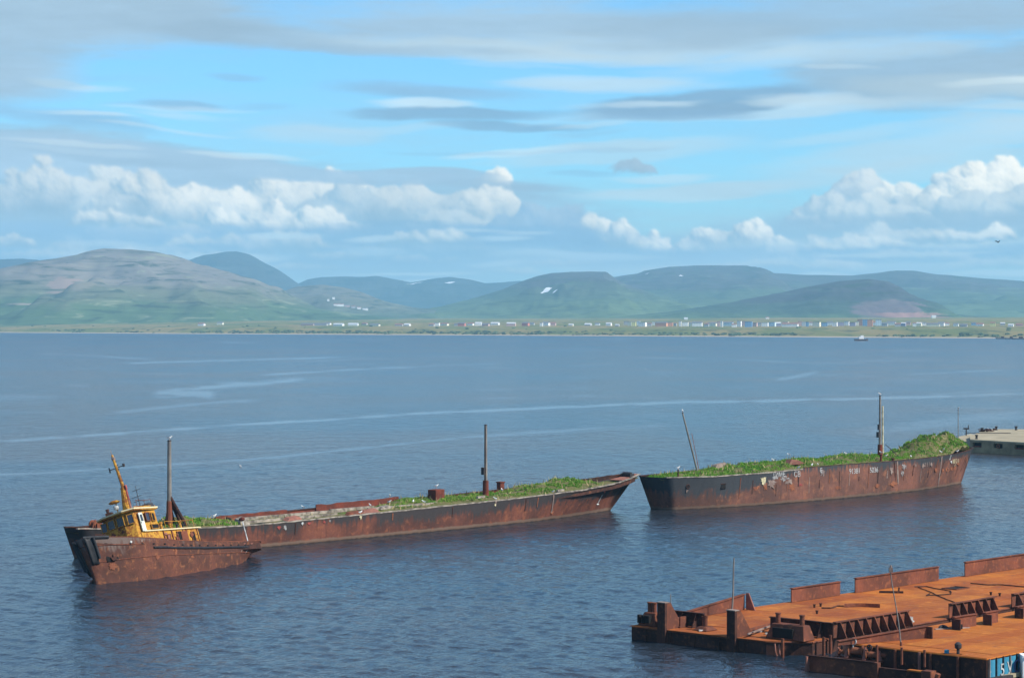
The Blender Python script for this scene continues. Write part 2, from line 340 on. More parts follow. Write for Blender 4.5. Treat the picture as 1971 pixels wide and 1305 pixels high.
def rust(name, a=(.30, .085, .035), b=(.13, .045, .028), c=(.46, .17, .05), paint=None, zp=None, scale=.35, pale=None, drip=1.0, amount=.5, zx=None, palec=(.19, .135, .10)):
    """a main rust, b dark scale, c bright powder; paint above height zp (object z) flaking off."""
    m = bpy.data.materials.new(name); m.use_nodes = True; t = NT(m.node_tree)
    oc = t.n('ShaderNodeTexCoord').outputs['Object']; z = t.sep(oc)[2]
    big = t.noise(oc, scale * .4, 6, .6); mid = t.noise(oc, scale * 2.6, 6, .65, .4); fine = t.noise(oc, scale * 14, 5, .6)
    dr = t.noise(t.mapv(oc, (2.0, 2.0, .16)), scale * 3.2, 5, .6)
    col = t.mix(t.step(big, .35, .62), a, b)
    col = t.mix(t.m('MULTIPLY', t.step(mid, .5, .72), .75), col, c)
    col = t.mix(t.m('MULTIPLY', t.step(dr, .5, .7), .55 * drip), col, b)
    col = t.mix(t.m('MULTIPLY', t.step(fine, .35, .8), .35), col, tuple(v * .5 for v in b))
    if paint is not None:
        if zp is not None:
            zs = z if zx is None else t.m('ADD', z, t.m('MULTIPLY', t.step(t.sep(oc)[0], zx[0], zx[1]), -zx[2]))
            zz = t.m('ADD', zs, t.m('MULTIPLY', t.m('SUBTRACT', big, .5), 4.5)); zz = t.m('ADD', zz, t.m('MULTIPLY', t.m('SUBTRACT', dr, .5), 3.6))
            mask = t.step(zz, zp - .5, zp + .6)
        else: mask = t.step(t.m('ADD', t.m('MULTIPLY', mid, .6), t.m('MULTIPLY', big, .4)), amount + .06, amount - .06)
        chip = t.step(t.noise(oc, scale * 6, 6, .7), .62, .70)
        mask = t.m('MULTIPLY', mask, t.m('SUBTRACT', 1.0, t.m('MULTIPLY', chip, .8)))
        pc = t.mix(fine, tuple(v * .7 for v in paint), tuple(min(1, v * 1.25) for v in paint))
        col = t.mix(mask, col, pc)
    if pale is not None:                                        # dried silt band above the waterline
        wv = t.m('ADD', z, t.m('MULTIPLY', t.m('SUBTRACT', mid, .5), .5))
        col = t.mix(t.m('MULTIPLY', t.step(wv, pale, pale - .22), .75), col, palec)
        if pale < .9: col = t.mix(t.m('MULTIPLY', t.step(wv, .14, .03), .7), col, (.05, .035, .028))
    oi = t.n('ShaderNodeObjectInfo').outputs['Random']
    if name.startswith('rust_deck'):
        hv = t.n('ShaderNodeHueSaturation', i={'Hue': t.m('ADD', .494, t.m('MULTIPLY', oi, .012)), 'Value': t.m('ADD', .86, t.m('MULTIPLY', oi, .24)), 'Color': col}); col = hv.outputs[0]
        pud = t.step(t.noise(t.mapv(oc, (1, 2.2, 1)), .55, 5, .65, .8), .60, .66); col = t.mix(t.m('MULTIPLY', pud, .65), col, (.20, .085, .05))
        scr = t.step(t.noise(t.mapv(oc, (.3, 3, 1), rot=(0, 0, .3)), 1.8, 4, .7), .63, .70); col = t.mix(t.m('MULTIPLY', scr, .5), col, (.62, .28, .09))
    bp = t.n('ShaderNodeBump', i={'Strength': .5, 'Distance': .06, 'Height': t.m('ADD', mid, t.m('MULTIPLY', fine, .6))})
    # dents between frames of the plating
    wv2 = t.n('ShaderNodeTexWave', bands_direction='X', i={'Scale': .22, 'Distortion': 6.0, 'Detail': 2.0}); t.nt.links.new(oc, wv2.inputs['Vector'])
    bp2 = t.n('ShaderNodeBump', i={'Strength': .2, 'Distance': .08, 'Height': wv2.outputs[1]}); t.nt.links.new(bp.outputs[0], bp2.inputs['Normal'])
    bs = t.n('ShaderNodeBsdfPrincipled', i={'Base Color': col, 'Roughness': .92, 'Specular IOR Level': .08, 'Normal': bp2.outputs[0]})
    t.nt.links.new(bs.outputs[0], t.n('ShaderNodeOutputMaterial').inputs[0]); return m
M = {}
M['hull'] = rust('rust_hull', a=(.20, .075, .05), b=(.085, .042, .035), c=(.31, .115, .06), paint=(.052, .046, .046), zp=2.1, pale=.55)
M['hull_b'] = rust('rust_hull_worn', a=(.24, .105, .075), b=(.115, .064, .052), c=(.36, .15, .08), paint=(.055, .06, .066), zp=2.5, pale=.5, zx=(12, 24, 2.0))
M['tug'] = rust('rust_tug', a=(.16, .062, .042), b=(.08, .04, .032), c=(.32, .13, .06), paint=(.155, .115, .10), zp=2.9, scale=.6)
M['rust'] = rust('rust_dark', a=(.22, .075, .045), b=(.12, .05, .035), c=(.36, .13, .06), scale=.8)
M['rustd'] = rust('rust_black', a=(.09, .042, .032), b=(.04, .024, .022), c=(.20, .08, .04), scale=.9)
M['deck'] = rust('rust_deck', a=(.46, .145, .034), b=(.31, .098, .034), c=(.54, .195, .046), scale=.35, drip=.0)
M['deck2'] = rust('rust_deck_bright', a=(.50, .158, .034), b=(.37, .115, .03), c=(.57, .205, .046), scale=.45, drip=.0)
M['soil'] = mat('deck_soil', (.13, .12, .055), vary=.5, vscale=.8, bump=.8, bscale=3)
M['pale'] = mat('pale_rail', (.25, .215, .175), vary=.6, vscale=1.2)  # pale beige of rails, coamings and planks
M['pole'] = rust('weathered_pole', a=(.27, .25, .22), b=(.17, .16, .15), c=(.36, .31, .26), scale=1.5)
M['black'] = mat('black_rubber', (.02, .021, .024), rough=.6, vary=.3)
M['void'] = mat('painted_shade', (.012, .011, .011), rough=.95)  # near-black colour stands in for shade, mostly inside openings
M['yellow'] = rust('yellow_paint', a=(.30, .10, .03), b=(.18, .06, .025), c=(.50, .22, .04), paint=(.50, .27, .045), amount=.508, scale=1.6)
M['cream'] = rust('cream_paint', a=(.4, .2, .08), b=(.25, .12, .05), c=(.5, .3, .12), paint=(.66, .56, .34), amount=.6, scale=.9)
M['door'] = mat('door_paint', (.55, .60, .52), vary=.25, vscale=3)
M['glass'] = mat('dark_glass', (.03, .035, .05), rough=.15, spec=.6)
M['blue'] = rust('blue_paint', a=(.3, .12, .06), b=(.05, .13, .22), c=(.35, .5, .55), paint=(.05, .24, .36), amount=.62, scale=1.6)
M['white'] = mat('white_plumage', (.82, .82, .8), vary=.05)
M['gullgrey'] = mat('grey_wing', (.36, .38, .42), vary=.1)
M['dark'] = mat('dark_iron', (.035, .032, .034), rough=.7, vary=.4, vscale=3)
M['red'] = rust('red_oxide', a=(.20, .052, .034), b=(.11, .038, .03), c=(.28, .09, .05), scale=1.5)
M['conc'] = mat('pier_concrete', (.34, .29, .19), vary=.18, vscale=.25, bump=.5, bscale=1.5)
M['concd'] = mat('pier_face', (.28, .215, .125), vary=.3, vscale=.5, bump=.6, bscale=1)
M['tan'] = mat('tan_deck', (.36, .28, .10), vary=.25, vscale=1.2)
M['pinkrust'] = rust('faded_rust_box', a=(.34, .15, .11), b=(.22, .10, .08), c=(.40, .18, .12), scale=1.0)
def grass_mat(name, c0, c1, c2):
    m = bpy.data.materials.new(name); m.use_nodes = True; t = NT(m.node_tree)
    oc = t.n('ShaderNodeTexCoord').outputs['Object']
    c = t.mix(t.step(t.noise(oc, .35, 4), .38, .62), c0, c1); c = t.mix(t.step(t.noise(oc, 1.7, 3), .5, .72), c, c2)
    b = t.n('ShaderNodeBsdfPrincipled', i={'Base Color': c, 'Roughness': .7, 'Specular IOR Level': .15})
    tr = t.n('ShaderNodeBsdfTranslucent', i={'Color': c})
    mx = t.n('ShaderNodeMixShader', i={0: .25}); t.nt.links.new(b.outputs[0], mx.inputs[1]); t.nt.links.new(tr.outputs[0], mx.inputs[2])
    t.nt.links.new(mx.outputs[0], t.n('ShaderNodeOutputMaterial').inputs[0]); return m
M['grass'] = grass_mat('deck_grass', (.11, .27, .03), (.20, .34, .05), (.32, .35, .11))
M['grass2'] = grass_mat('bow_grass', (.095, .27, .025), (.17, .34, .04), (.30, .36, .08))
M['moss'] = grass_mat('thin_turf', (.13, .14, .045), (.20, .175, .075), (.26, .21, .12))

# ------------------------------------------------------------------ water
def water():
    m = bpy.data.materials.new('river_water'); m.use_nodes = True; t = NT(m.node_tree)
    pos = t.n('ShaderNodeNewGeometry').outputs['Position']; x, y, z = t.sep(pos)
    w1 = t.noise(t.mapv(pos, (.75, .45, 1), rot=(0, 0, .25)), .9, 3, .6, .5)
    w2 = t.noise(t.mapv(pos, (.6, .38, 1), rot=(0, 0, -.2)), .3, 3, .5, .4)
    w3 = t.noise(t.mapv(pos, (1, .7, 1)), 2.1, 3, .6, .3)
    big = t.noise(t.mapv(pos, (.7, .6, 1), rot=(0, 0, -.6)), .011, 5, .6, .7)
    slick = t.n('ShaderNodeAttribute', attribute_name='slick').outputs['Fac']
    h = t.m('ADD', t.m('MULTIPLY', w1, .55), t.m('ADD', t.m('MULTIPLY', w2, 1.1), t.m('MULTIPLY', w3, .26)))
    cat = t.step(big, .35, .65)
    dist = t.m('MULTIPLY', t.m('ADD', t.m('ADD', .24, t.m('MULTIPLY', t.m('POWER', t.m('DIVIDE', t.m('MINIMUM', y, 4000.0), 4000.0), .5), 1.0)), t.m('MULTIPLY', cat, .22)), t.m('SUBTRACT', 1.0, t.m('MULTIPLY', slick, .8)))
    bp = t.n('ShaderNodeBump', i={'Strength': 1.0, 'Distance': t.m('MULTIPLY', dist, WAVE), 'Height': h})
    col = t.mix(cat, (.008, .024, .042), (.048, .038, .034))  # grey-brown patches: muddy water plus cloud reflections put into the colour
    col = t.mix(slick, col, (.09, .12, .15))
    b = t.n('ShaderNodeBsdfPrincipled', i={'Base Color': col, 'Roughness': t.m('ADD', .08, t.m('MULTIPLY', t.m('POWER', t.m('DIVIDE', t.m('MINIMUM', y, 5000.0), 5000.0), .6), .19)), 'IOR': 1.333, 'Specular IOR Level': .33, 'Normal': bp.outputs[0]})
    t.nt.links.new(b.outputs[0], t.n('ShaderNodeOutputMaterial').inputs[0]); return m
WAVE = .85; WSLOPE = .105
ry_ = [-2900, -500, 0, 80, 120, 145]
while ry_[-1] < 4600: ry_.append(ry_[-1] * (1.0024 if ry_[-1] < 1300 else 1.005) + .02)
ry_ = np.array(ry_ + [5200, 6000, 7500, 11500, 18900.])
cx_ = np.concatenate([[-3.0, -1.6], np.linspace(-1, 1, 560), [1.6, 3.0]])
YY_ = np.repeat(ry_[:, None], len(cx_), 1); XX_ = np.zeros_like(YY_)
inner_ = .232 * np.maximum(YY_, 120) + 14
cc_x = np.repeat(cx_[None, :], len(ry_), 0); XX_ = np.where(np.abs(cc_x) <= 1, cc_x * inner_, np.sign(cc_x) * np.where(np.abs(cc_x) < 2, 6500, 8900))
gw = np.random.default_rng(17); ZZ_ = np.zeros_like(YY_); NW = 60
lam = np.exp(gw.uniform(math.log(.8), math.log(4.2), NW)); th = R(232) + gw.normal(0, .55, NW); ph = gw.uniform(0, 6.283, NW)
sl = WSLOPE * math.sqrt(2 / NW) * np.where(lam > 2.8, .7, 1.0)
ampf = np.clip((YY_ - 150) / 20, 0, 1) * np.clip((1450 - YY_) / 700, 0, 1) * (np.abs(cc_x) <= .995)
gust = .75 + .5 * vnoise(XX_ / 55 + 7, YY_ / 110, 3) * 1.0
msk = (YY_[:, 0] > 150) & (YY_[:, 0] < 1450)
xw_, yw_ = XX_[msk], YY_[msk]; acc = np.zeros_like(xw_)
for l_, t_, p_, s_ in zip(lam, th, ph, sl):
    k_ = 6.283 / l_; px_d = yw_ * .0024 * 2.2                     # waves finer than the grid fade out
    acc += s_ / k_ * np.sin(k_ * (math.cos(t_) * xw_ + math.sin(t_) * yw_) + p_ + .8 * math.sin(t_ * 5)) * np.clip(l_ / px_d - .3, 0, 1)
ZZ_[msk] = acc; ZZ_ *= ampf * gust
# smooth slicks drifting on the water, surveyed along their middle lines
SLK = [([(-300, 868), (0, 850), (300, 829), (560, 812), (800, 797), (1000, 787), (1290, 775), (1480, 771), (1720, 766), (2200, 752)], 2.6, .9), ([(-200, 925), (140, 906), (460, 886), (700, 862), (900, 841), (1100, 828), (1310, 814)], 2.2, .65),
       ([(300, 757), (345, 749), (420, 743), (520, 736), (600, 728)], 4.5, .95), ([(290, 758), (360, 757), (420, 760)], 7, .9), ([(200, 797), (320, 784), (430, 774), (510, 770)], 3.2, .6), ([(200, 700), (380, 696), (560, 690), (680, 686)], 1.6, .8),
       ([(60, 682), (180, 685), (300, 691)], 1.8, .55), ([(480, 723), (600, 716), (720, 709), (850, 704)], 1.6, .8), ([(700, 708), (980, 699)], 1.0, .5), ([(1490, 731), (1530, 726), (1580, 715)], 3, .7), ([(1735, 722), (1850, 716), (1960, 712)], 1.3, .7),
       ([(1640, 838), (1760, 820), (1860, 808), (2000, 795)], 8, .45), ([(1780, 760), (2000, 748)], 1.5, .5), ([(980, 836), (1130, 826), (1300, 818)], 4, .35), ([(1200, 688), (1420, 692), (1560, 699)], 1.0, .5), ([(120, 742), (180, 743)], 3, .35), ([(-100, 770), (0, 765), (120, 762)], 5, .4), ([(420, 659), (510, 660)], .9, .8), ([(1080, 705), (1200, 700)], 1, .4)]
yv_ = np.maximum(YY_, 60.0); PX_ = CX + XX_ / yv_ * F; PY_ = HY + CAMZ * F / yv_
wob_ = fbm(PX_ / 60, PY_ / 9, 4, 41) * 1.6; brk_ = fbm(PX_ / 45, PY_ / 5, 4, 43)
SL_ = np.zeros_like(YY_)
for pts_, hw_, st_ in SLK:
    pxs_ = np.array([q_[0] for q_ in pts_], float); pys_ = np.array([q_[1] for q_ in pts_], float)
    o_ = np.argsort(pxs_); yl_ = np.interp(PX_, pxs_[o_], pys_[o_]); x0_, x1_ = pxs_.min(), pxs_.max(); fd_ = max(12, (x1_ - x0_) * .12)
    end_ = np.clip((PX_ - x0_) / fd_, 0, 1) * np.clip((x1_ - PX_) / fd_, 0, 1)
    d_ = np.abs(PY_ + wob_ * min(1, hw_ / 2) - yl_) / (hw_ * (.55 + .45 * end_) * (1 + .6 * brk_))
    SL_ = np.maximum(SL_, np.clip(1.4 - d_, 0, 1) * st_ * end_ * np.clip(1.0 + 1.1 * brk_, .15, 1))
SL_ = np.maximum(SL_, np.clip(fbm(PX_ / 160, PY_ / 5, 5, 47) * 2.4 - .75, 0, 1) * .45 * np.clip((850 - PY_) / 80, 0, 1))
ZZ_ *= 1 - .6 * SL_
nr_, nc_ = XX_.shape
me = bpy.data.meshes.new('water'); me.vertices.add(nr_ * nc_); me.vertices.foreach_set('co', np.dstack([XX_, YY_, ZZ_]).astype(np.float32).ravel())
ii = (np.arange(nc_ - 1)[None, :] + np.arange(nr_ - 1)[:, None] * nc_).ravel(); qd = np.stack([ii, ii + 1, ii + 1 + nc_, ii + nc_], 1).astype(np.int32)
me.loops.add(qd.size); me.loops.foreach_set('vertex_index', qd.ravel()); me.polygons.add(len(qd)); me.polygons.foreach_set('loop_start', np.arange(0, qd.size, 4, dtype=np.int32))
me.polygons.foreach_set('use_smooth', np.ones(len(qd), dtype=bool)); me.update(calc_edges=True)
at_ = me.attributes.new('slick', 'FLOAT', 'POINT'); at_.data.foreach_set('value', SL_.astype(np.float32).ravel())
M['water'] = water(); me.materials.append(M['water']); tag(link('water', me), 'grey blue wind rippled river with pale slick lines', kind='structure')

# haze
mh = bpy.data.materials.new('haze_air'); mh.use_nodes = True; t = NT(mh.node_tree)
vol = t.n('ShaderNodeVolumePrincipled', i={'Color': (.37, .75, 1.0, 1), 'Density': 6.2e-5, 'Anisotropy': .0})
t.nt.links.new(vol.outputs[0], t.n('ShaderNodeOutputMaterial').inputs['Volume'])
hz = MB().box((0, 8000, 289), (18000, 22000, 582)).build('haze', mh); tag(hz, 'thin blue summer haze over the river and hills', kind='stuff')
# ------------------------------------------------------------------ land and hills
def shore_y(x): return np.clip(5062 - 1.05 * np.asarray(x, float) + 60 * fbm(np.asarray(x) / 350., np.asarray(x) * 0 + 3, 4, 9), 1300, 11500)
def land_z(x, y):
    d = (y - shore_y(x)) * .7
    z = np.interp(d, [-200, 0, 12, 40, 130, 500, 1200, 3000, 6500, 15000], [-8, -.3, 1.5, 4, 13, 20, 33, 47, 54, 62])
    return z + np.where(d > 60, fbm(x / 260., y / 260., 4, 21) * 2.2, 0)
def land_mat():
    m = bpy.data.materials.new('coastal_meadow'); m.use_nodes = True; t = NT(m.node_tree)
    pos = t.n('ShaderNodeNewGeometry').outputs['Position']; x, y, z = t.sep(pos)
    a = t.noise(t.mapv(pos, (1, .35, 1)), .006, 6, .6, .4); b = t.noise(t.mapv(pos, (1, .3, 1)), .03, 5, .6)
    c = t.mix(t.step(a, .38, .6), (.14, .16, .045), (.25, .20, .075))
    c = t.mix(t.m('MULTIPLY', t.step(b, .5, .7), .8), c, (.035, .06, .028))
    c = t.mix(t.step(z, 2.6, 1.2), c, (.42, .35, .26))
    bs = t.n('ShaderNodeBsdfPrincipled', i={'Base Color': c, 'Roughness': .95, 'Specular IOR Level': .1})
    t.nt.links.new(bs.outputs[0], t.n('ShaderNodeOutputMaterial').inputs[0]); return m
def grid_mesh(name, X_, Y_, Z_, m, label):
    ny, nx = X_.shape; v = np.dstack([X_, Y_, Z_]).reshape(-1, 3)
    i = np.arange(nx - 1)[None, :] + np.arange(ny - 1)[:, None] * nx
    f = np.dstack([i, i + 1, i + 1 + nx, i + nx]).reshape(-1, 4)
    me = bpy.data.meshes.new(name); me.from_pydata(v.tolist(), [], f.tolist()); me.materials.append(m)
    me.polygons.foreach_set('use_smooth', [True] * len(me.polygons))
    o = link(name, me); return tag(o, label, kind='structure')
u_ = np.linspace(-8900, 8900, 420); u_ = np.sort(np.concatenate([u_, np.linspace(-1800, 1400, 500)]))
d_ = np.array([-150, -60, -20, 0, 8, 16, 28, 45, 70, 100, 140, 190, 260, 340, 440, 560, 700, 900, 1150, 1500, 2000, 2700, 3600, 5000, 7400])
LX, LD = np.meshgrid(u_, d_ / .7); LY = np.minimum(shore_y(LX) + LD, 18850 + LD * 1e-4)
grid_mesh('land', LX, LY, land_z(LX, LY), land_mat(), 'flat green coastal plain along the far shore')

def hill_mat(name, low, mid, high, zl, zh, scar=None):
    m = bpy.data.materials.new(name); m.use_nodes = True; t = NT(m.node_tree)
    g = t.n('ShaderNodeNewGeometry'); pos = g.outputs['Position']; x, y, z = t.sep(pos)
    n = t.noise(t.mapv(pos, (.6, .5, 5)), .0024, 7, .66, .6); n2 = t.noise(t.mapv(pos, (.5, .4, 6)), .008, 7, .72, .8)
    zz = t.m('ADD', z, t.m('MULTIPLY', t.m('SUBTRACT', n, .5), (zh - zl) * 1.6))
    c = t.mix(t.step(zz, zl, (zl + zh) / 2), low, mid); c = t.mix(t.step(zz, (zl + zh) / 2, zh), c, high)
    c = t.mix(t.m('MULTIPLY', t.step(n2, .50, .64), .85), c, tuple(v * .33 for v in low))
    c = t.mix(t.m('MULTIPLY', t.step(n2, .45, .33), .75), c, tuple(min(1, v * 2.0) for v in mid))
    if scar:
        for (x0, z0, rx, rz, sc) in scar:
            q = t.m('ADD', t.m('POWER', t.m('ABSOLUTE', t.m('DIVIDE', t.m('SUBTRACT', x, x0), rx)), 2), t.m('POWER', t.m('ABSOLUTE', t.m('DIVIDE', t.m('SUBTRACT', z, z0), rz)), 2))
            q = t.m('ADD', q, t.m('MULTIPLY', t.m('SUBTRACT', n2, .5), 6.5))
            c = t.mix(t.m('MULTIPLY', t.step(q, 1.2, .5), .8), c, sc)
    bs = t.n('ShaderNodeBsdfPrincipled', i={'Base Color': c, 'Roughness': .95, 'Specular IOR Level': .1})
    t.nt.links.new(bs.outputs[0], t.n('ShaderNodeOutputMaterial').inputs[0]); return m
HILLS = {}
def hill(name, key, prof, D, front, back, m, label, seed, rough=.09, pw=1.25, nx=340, ny=90):
    px = np.array([p[0] for p in prof], float); hz_ = np.array([CAMZ + (HY - p[1]) * D / F for p in prof])
    wx = (px - CX) / F * D
    def hf(x, y):
        d = np.where(y < D, (D - y) / front, (y - D) / back); d = np.clip(d, 0, 1)
        p = np.interp(x + 60 * fbm(x / 500., y / 500., 3, seed + 5), wx, hz_)
        body = (1 - d ** pw)
        r = 1 - np.abs(fbm(x / 620., y / 900., 6, seed)) * 2; gl = fbm(x / 190., y / 420., 4, seed + 3)
        z = p * body + p * rough * 3.0 * (r - .8 + .5 * gl) * np.clip(d * 4, .06, 1) * np.clip((1 - d) * 5, 0, 1)
        return z - 12 * d
    x0, x1 = wx[0], wx[-1]; xs2 = np.linspace(x0, x1, nx); q = np.linspace(-1, 1, ny)
    ys2 = np.where(q < 0, D + q * front, D + q * back)
    XX, YY = np.meshgrid(xs2, ys2); HILLS[key] = hf
    return grid_mesh(name, XX, YY, hf(XX, YY), m, label)
blue_m = hill_mat('far_slope', (.03, .045, .04), (.04, .045, .045), (.05, .05, .05), 60, 300)
grey_m = hill_mat('grey_hill', (.07, .115, .045), (.125, .135, .08), (.20, .175, .15), 60, 190, scar=[(-1610, 165, 45, 32, (.27, .19, .16)), (-1480, 160, 40, 20, (.22, .19, .14)), (-1700, 92, 110, 4, (.30, .25, .2))])
mesa_m = hill_mat('mesa_slope', (.095, .135, .05), (.07, .095, .05), (.075, .068, .07), 90, 240)
dark_m = hill_mat('dark_hill', (.085, .13, .05), (.05, .075, .05), (.06, .055, .065), 40, 130, scar=[(1270, 70, 130, 34, (.17, .11, .12)), (1350, 52, 120, 14, (.34, .18, .15))])
hill('mountain', 'L1', [(-900, 560), (-500, 520), (-200, 498), (0, 499), (40, 497), (70, 499), (110, 508), (200, 530), (330, 560), (420, 600)], 15000, 2500, 2000, blue_m, 'hazy blue ridge at the far left edge', 1, .05)
hill('mountain', 'L2', [(250, 610), (320, 560), (368, 497), (385, 491), (410, 488), (430, 484), (450, 483), (472, 488), (485, 494), (520, 514), (560, 541), (600, 566), (680, 600), (740, 612)], 16000, 2600, 2000, blue_m, 'blue rounded peak behind the grey hill', 2, .05)
hill('mountain', 'L3', [(420, 612), (500, 575), (585, 543), (600, 537), (622, 533), (660, 532), (700, 533), (725, 531), (750, 536), (790, 543), (815, 540), (845, 535), (870, 533), (900, 538), (930, 545), (960, 544), (1000, 541), (1060, 541), (1150, 560), (1300, 600)], 16800, 2200, 1700, blue_m, 'low blue mountain range in the gap between the hills', 3, .06)
hill('hill', 'L4', [(-1500, 600), (-900, 565), (-500, 540), (-250, 530), (-60, 522), (0, 517), (60, 505), (110, 498), (160, 490), (195, 480), (212, 477), (262, 478), (300, 482), (330, 488), (360, 499), (400, 510), (440, 519), (480, 533), (520, 550), (560, 572), (620, 595), (700, 607), (800, 616)], 9200, 2000, 2500, grey_m, 'broad grey green hill on the left', 4, .11)
hill('hill', 'L5', [(430, 610), (500, 572), (560, 551), (610, 547), (650, 553), (690, 563), (740, 580), (800, 592), (900, 600), (1000, 612)], 11000, 2000, 1800, hill_mat('low_spur', (.085, .11, .06), (.13, .13, .085), (.15, .14, .11), 60, 150), 'low grey spur with the small settlement on its slope', 5, .1)
hill('hill', 'L6', [(640, 614), (740, 604), (840, 590), (900, 577), (940, 566), (975, 555), (1010, 540), (1035, 531), (1062, 525), (1100, 523), (1163, 523), (1172, 530), (1185, 540), (1215, 552), (1280, 570), (1400, 600), (1500, 612)], 11500, 2900, 1800, mesa_m, 'dark flat topped hill in the centre', 6, .08)
hill('hill', 'L7', [(900, 612), (1050, 570), (1120, 545), (1170, 534), (1235, 526), (1246, 521), (1290, 514), (1345, 511), (1400, 511), (1442, 511), (1452, 515), (1468, 526), (1550, 529), (1640, 530), (1690, 525), (1722, 521), (1755, 521), (1800, 527), (1880, 534), (1960, 541), (2100, 552), (2400, 545), (2800, 570), (3200, 600)], 13500, 3600, 2200, mesa_m, 'long green grey plateau on the right horizon', 7, .07)
hill('hill', 'L8', [(1150, 614), (1300, 600), (1400, 582), (1470, 566), (1540, 552), (1600, 541), (1650, 537), (1690, 541), (1715, 550), (1745, 570), (1775, 590), (1820, 604), (1900, 613)], 8600, 1200, 1500, dark_m, 'dark hill with a bare pink quarry scar at its foot', 8, .1)

# snow patches on the slopes
msnow = mat('old_snow', (.85, .87, .9), vary=.03)
SN = [('L6', 1052, 561, 24, 'larger snow patch low on the dark flat topped hill'), ('L6', 1068, 562, 12, 'small snow streak beside the larger patch on the flat topped hill'),
      ('L7', 1243, 529, 16, 'snow patch under the left shoulder of the right plateau'), ('L7', 1313, 531, 14, 'snow patch below the middle of the right plateau'),
      ('L3', 798, 546, 34, 'long snow streak on the low blue mountain range'), ('L3', 868, 544, 26, 'snow streak at the right of the blue mountain range')]
def on_hill(key, px, py):
    hf = HILLS[key]; k = (px - CX) / F; s = (HY - py) / F
    ys3 = np.arange(5000, 16900, 6.0); z = hf(k * ys3, ys3); ray = CAMZ + s * ys3
    hit = np.nonzero(z > ray)[0]; y = ys3[hit[0]] if len(hit) else 14000.0
    return k * y, float(y)
for key, px, py, wp, lab in SN:
    x0, y0 = on_hill(key, px, py); wd = wp * y0 / F / 2
    gx, gy = np.meshgrid(np.linspace(-1, 1, 13), np.linspace(-1, 1, 7)); g = random.Random(px)
    XX = x0 + gx * wd * (1 - .35 * np.abs(gy)); YY = y0 + gy * wd * .8 * (1 - gx ** 2 * .6) + gx * wd * .3
    o = grid_mesh('snow_patch', XX, YY, HILLS[key](XX, YY) + 1.5, msnow, lab); del o['kind']; tag(o, lab, 'snow patch', 'snow patches on the hills')

# shrubs of the far shore
rs = np.random.default_rng(5); mbv, mbf = [], []
ico = bmesh.new(); bmesh.ops.create_icosphere(ico, subdivisions=1, radius=1); iv = np.array([v.co[:] for v in ico.verts]); ifc = np.array([[q.index for q in f.verts] for f in ico.faces]); ico.free()
N = 1500; sx_ = rs.uniform(-1750, 1250, N); off = np.where(rs.random(N) < .97, rs.uniform(14, 75, N), rs.uniform(60, 500, N)) / .7
keep = fbm(sx_ / 120., off / 60., 3, 77) > -.12
sx_, off = sx_[keep], off[keep]; sy_ = shore_y(sx_) + off; sz_ = land_z(sx_, sy_)
V = []; Fc = []; k = 0
for a, b, c in zip(sx_, sy_, sz_):
    r = rs.uniform(1.2, 3.2); V.append(iv * rs.uniform(.7, 1.3, (12, 1)) * np.array([r * 1.8, r * 1.5, r * .8]) + (a, b, c + r * .3)); Fc.append(ifc + k); k += 12
me = bpy.data.meshes.new('shrubbery'); me.from_pydata(np.concatenate(V).tolist(), [], np.concatenate(Fc).tolist())
me.materials.append(mat('dark_shrub', (.055, .085, .035), vary=.5, vscale=.02)); tag(link('shrubbery', me), 'dark green willow scrub along the far shore', kind='stuff')

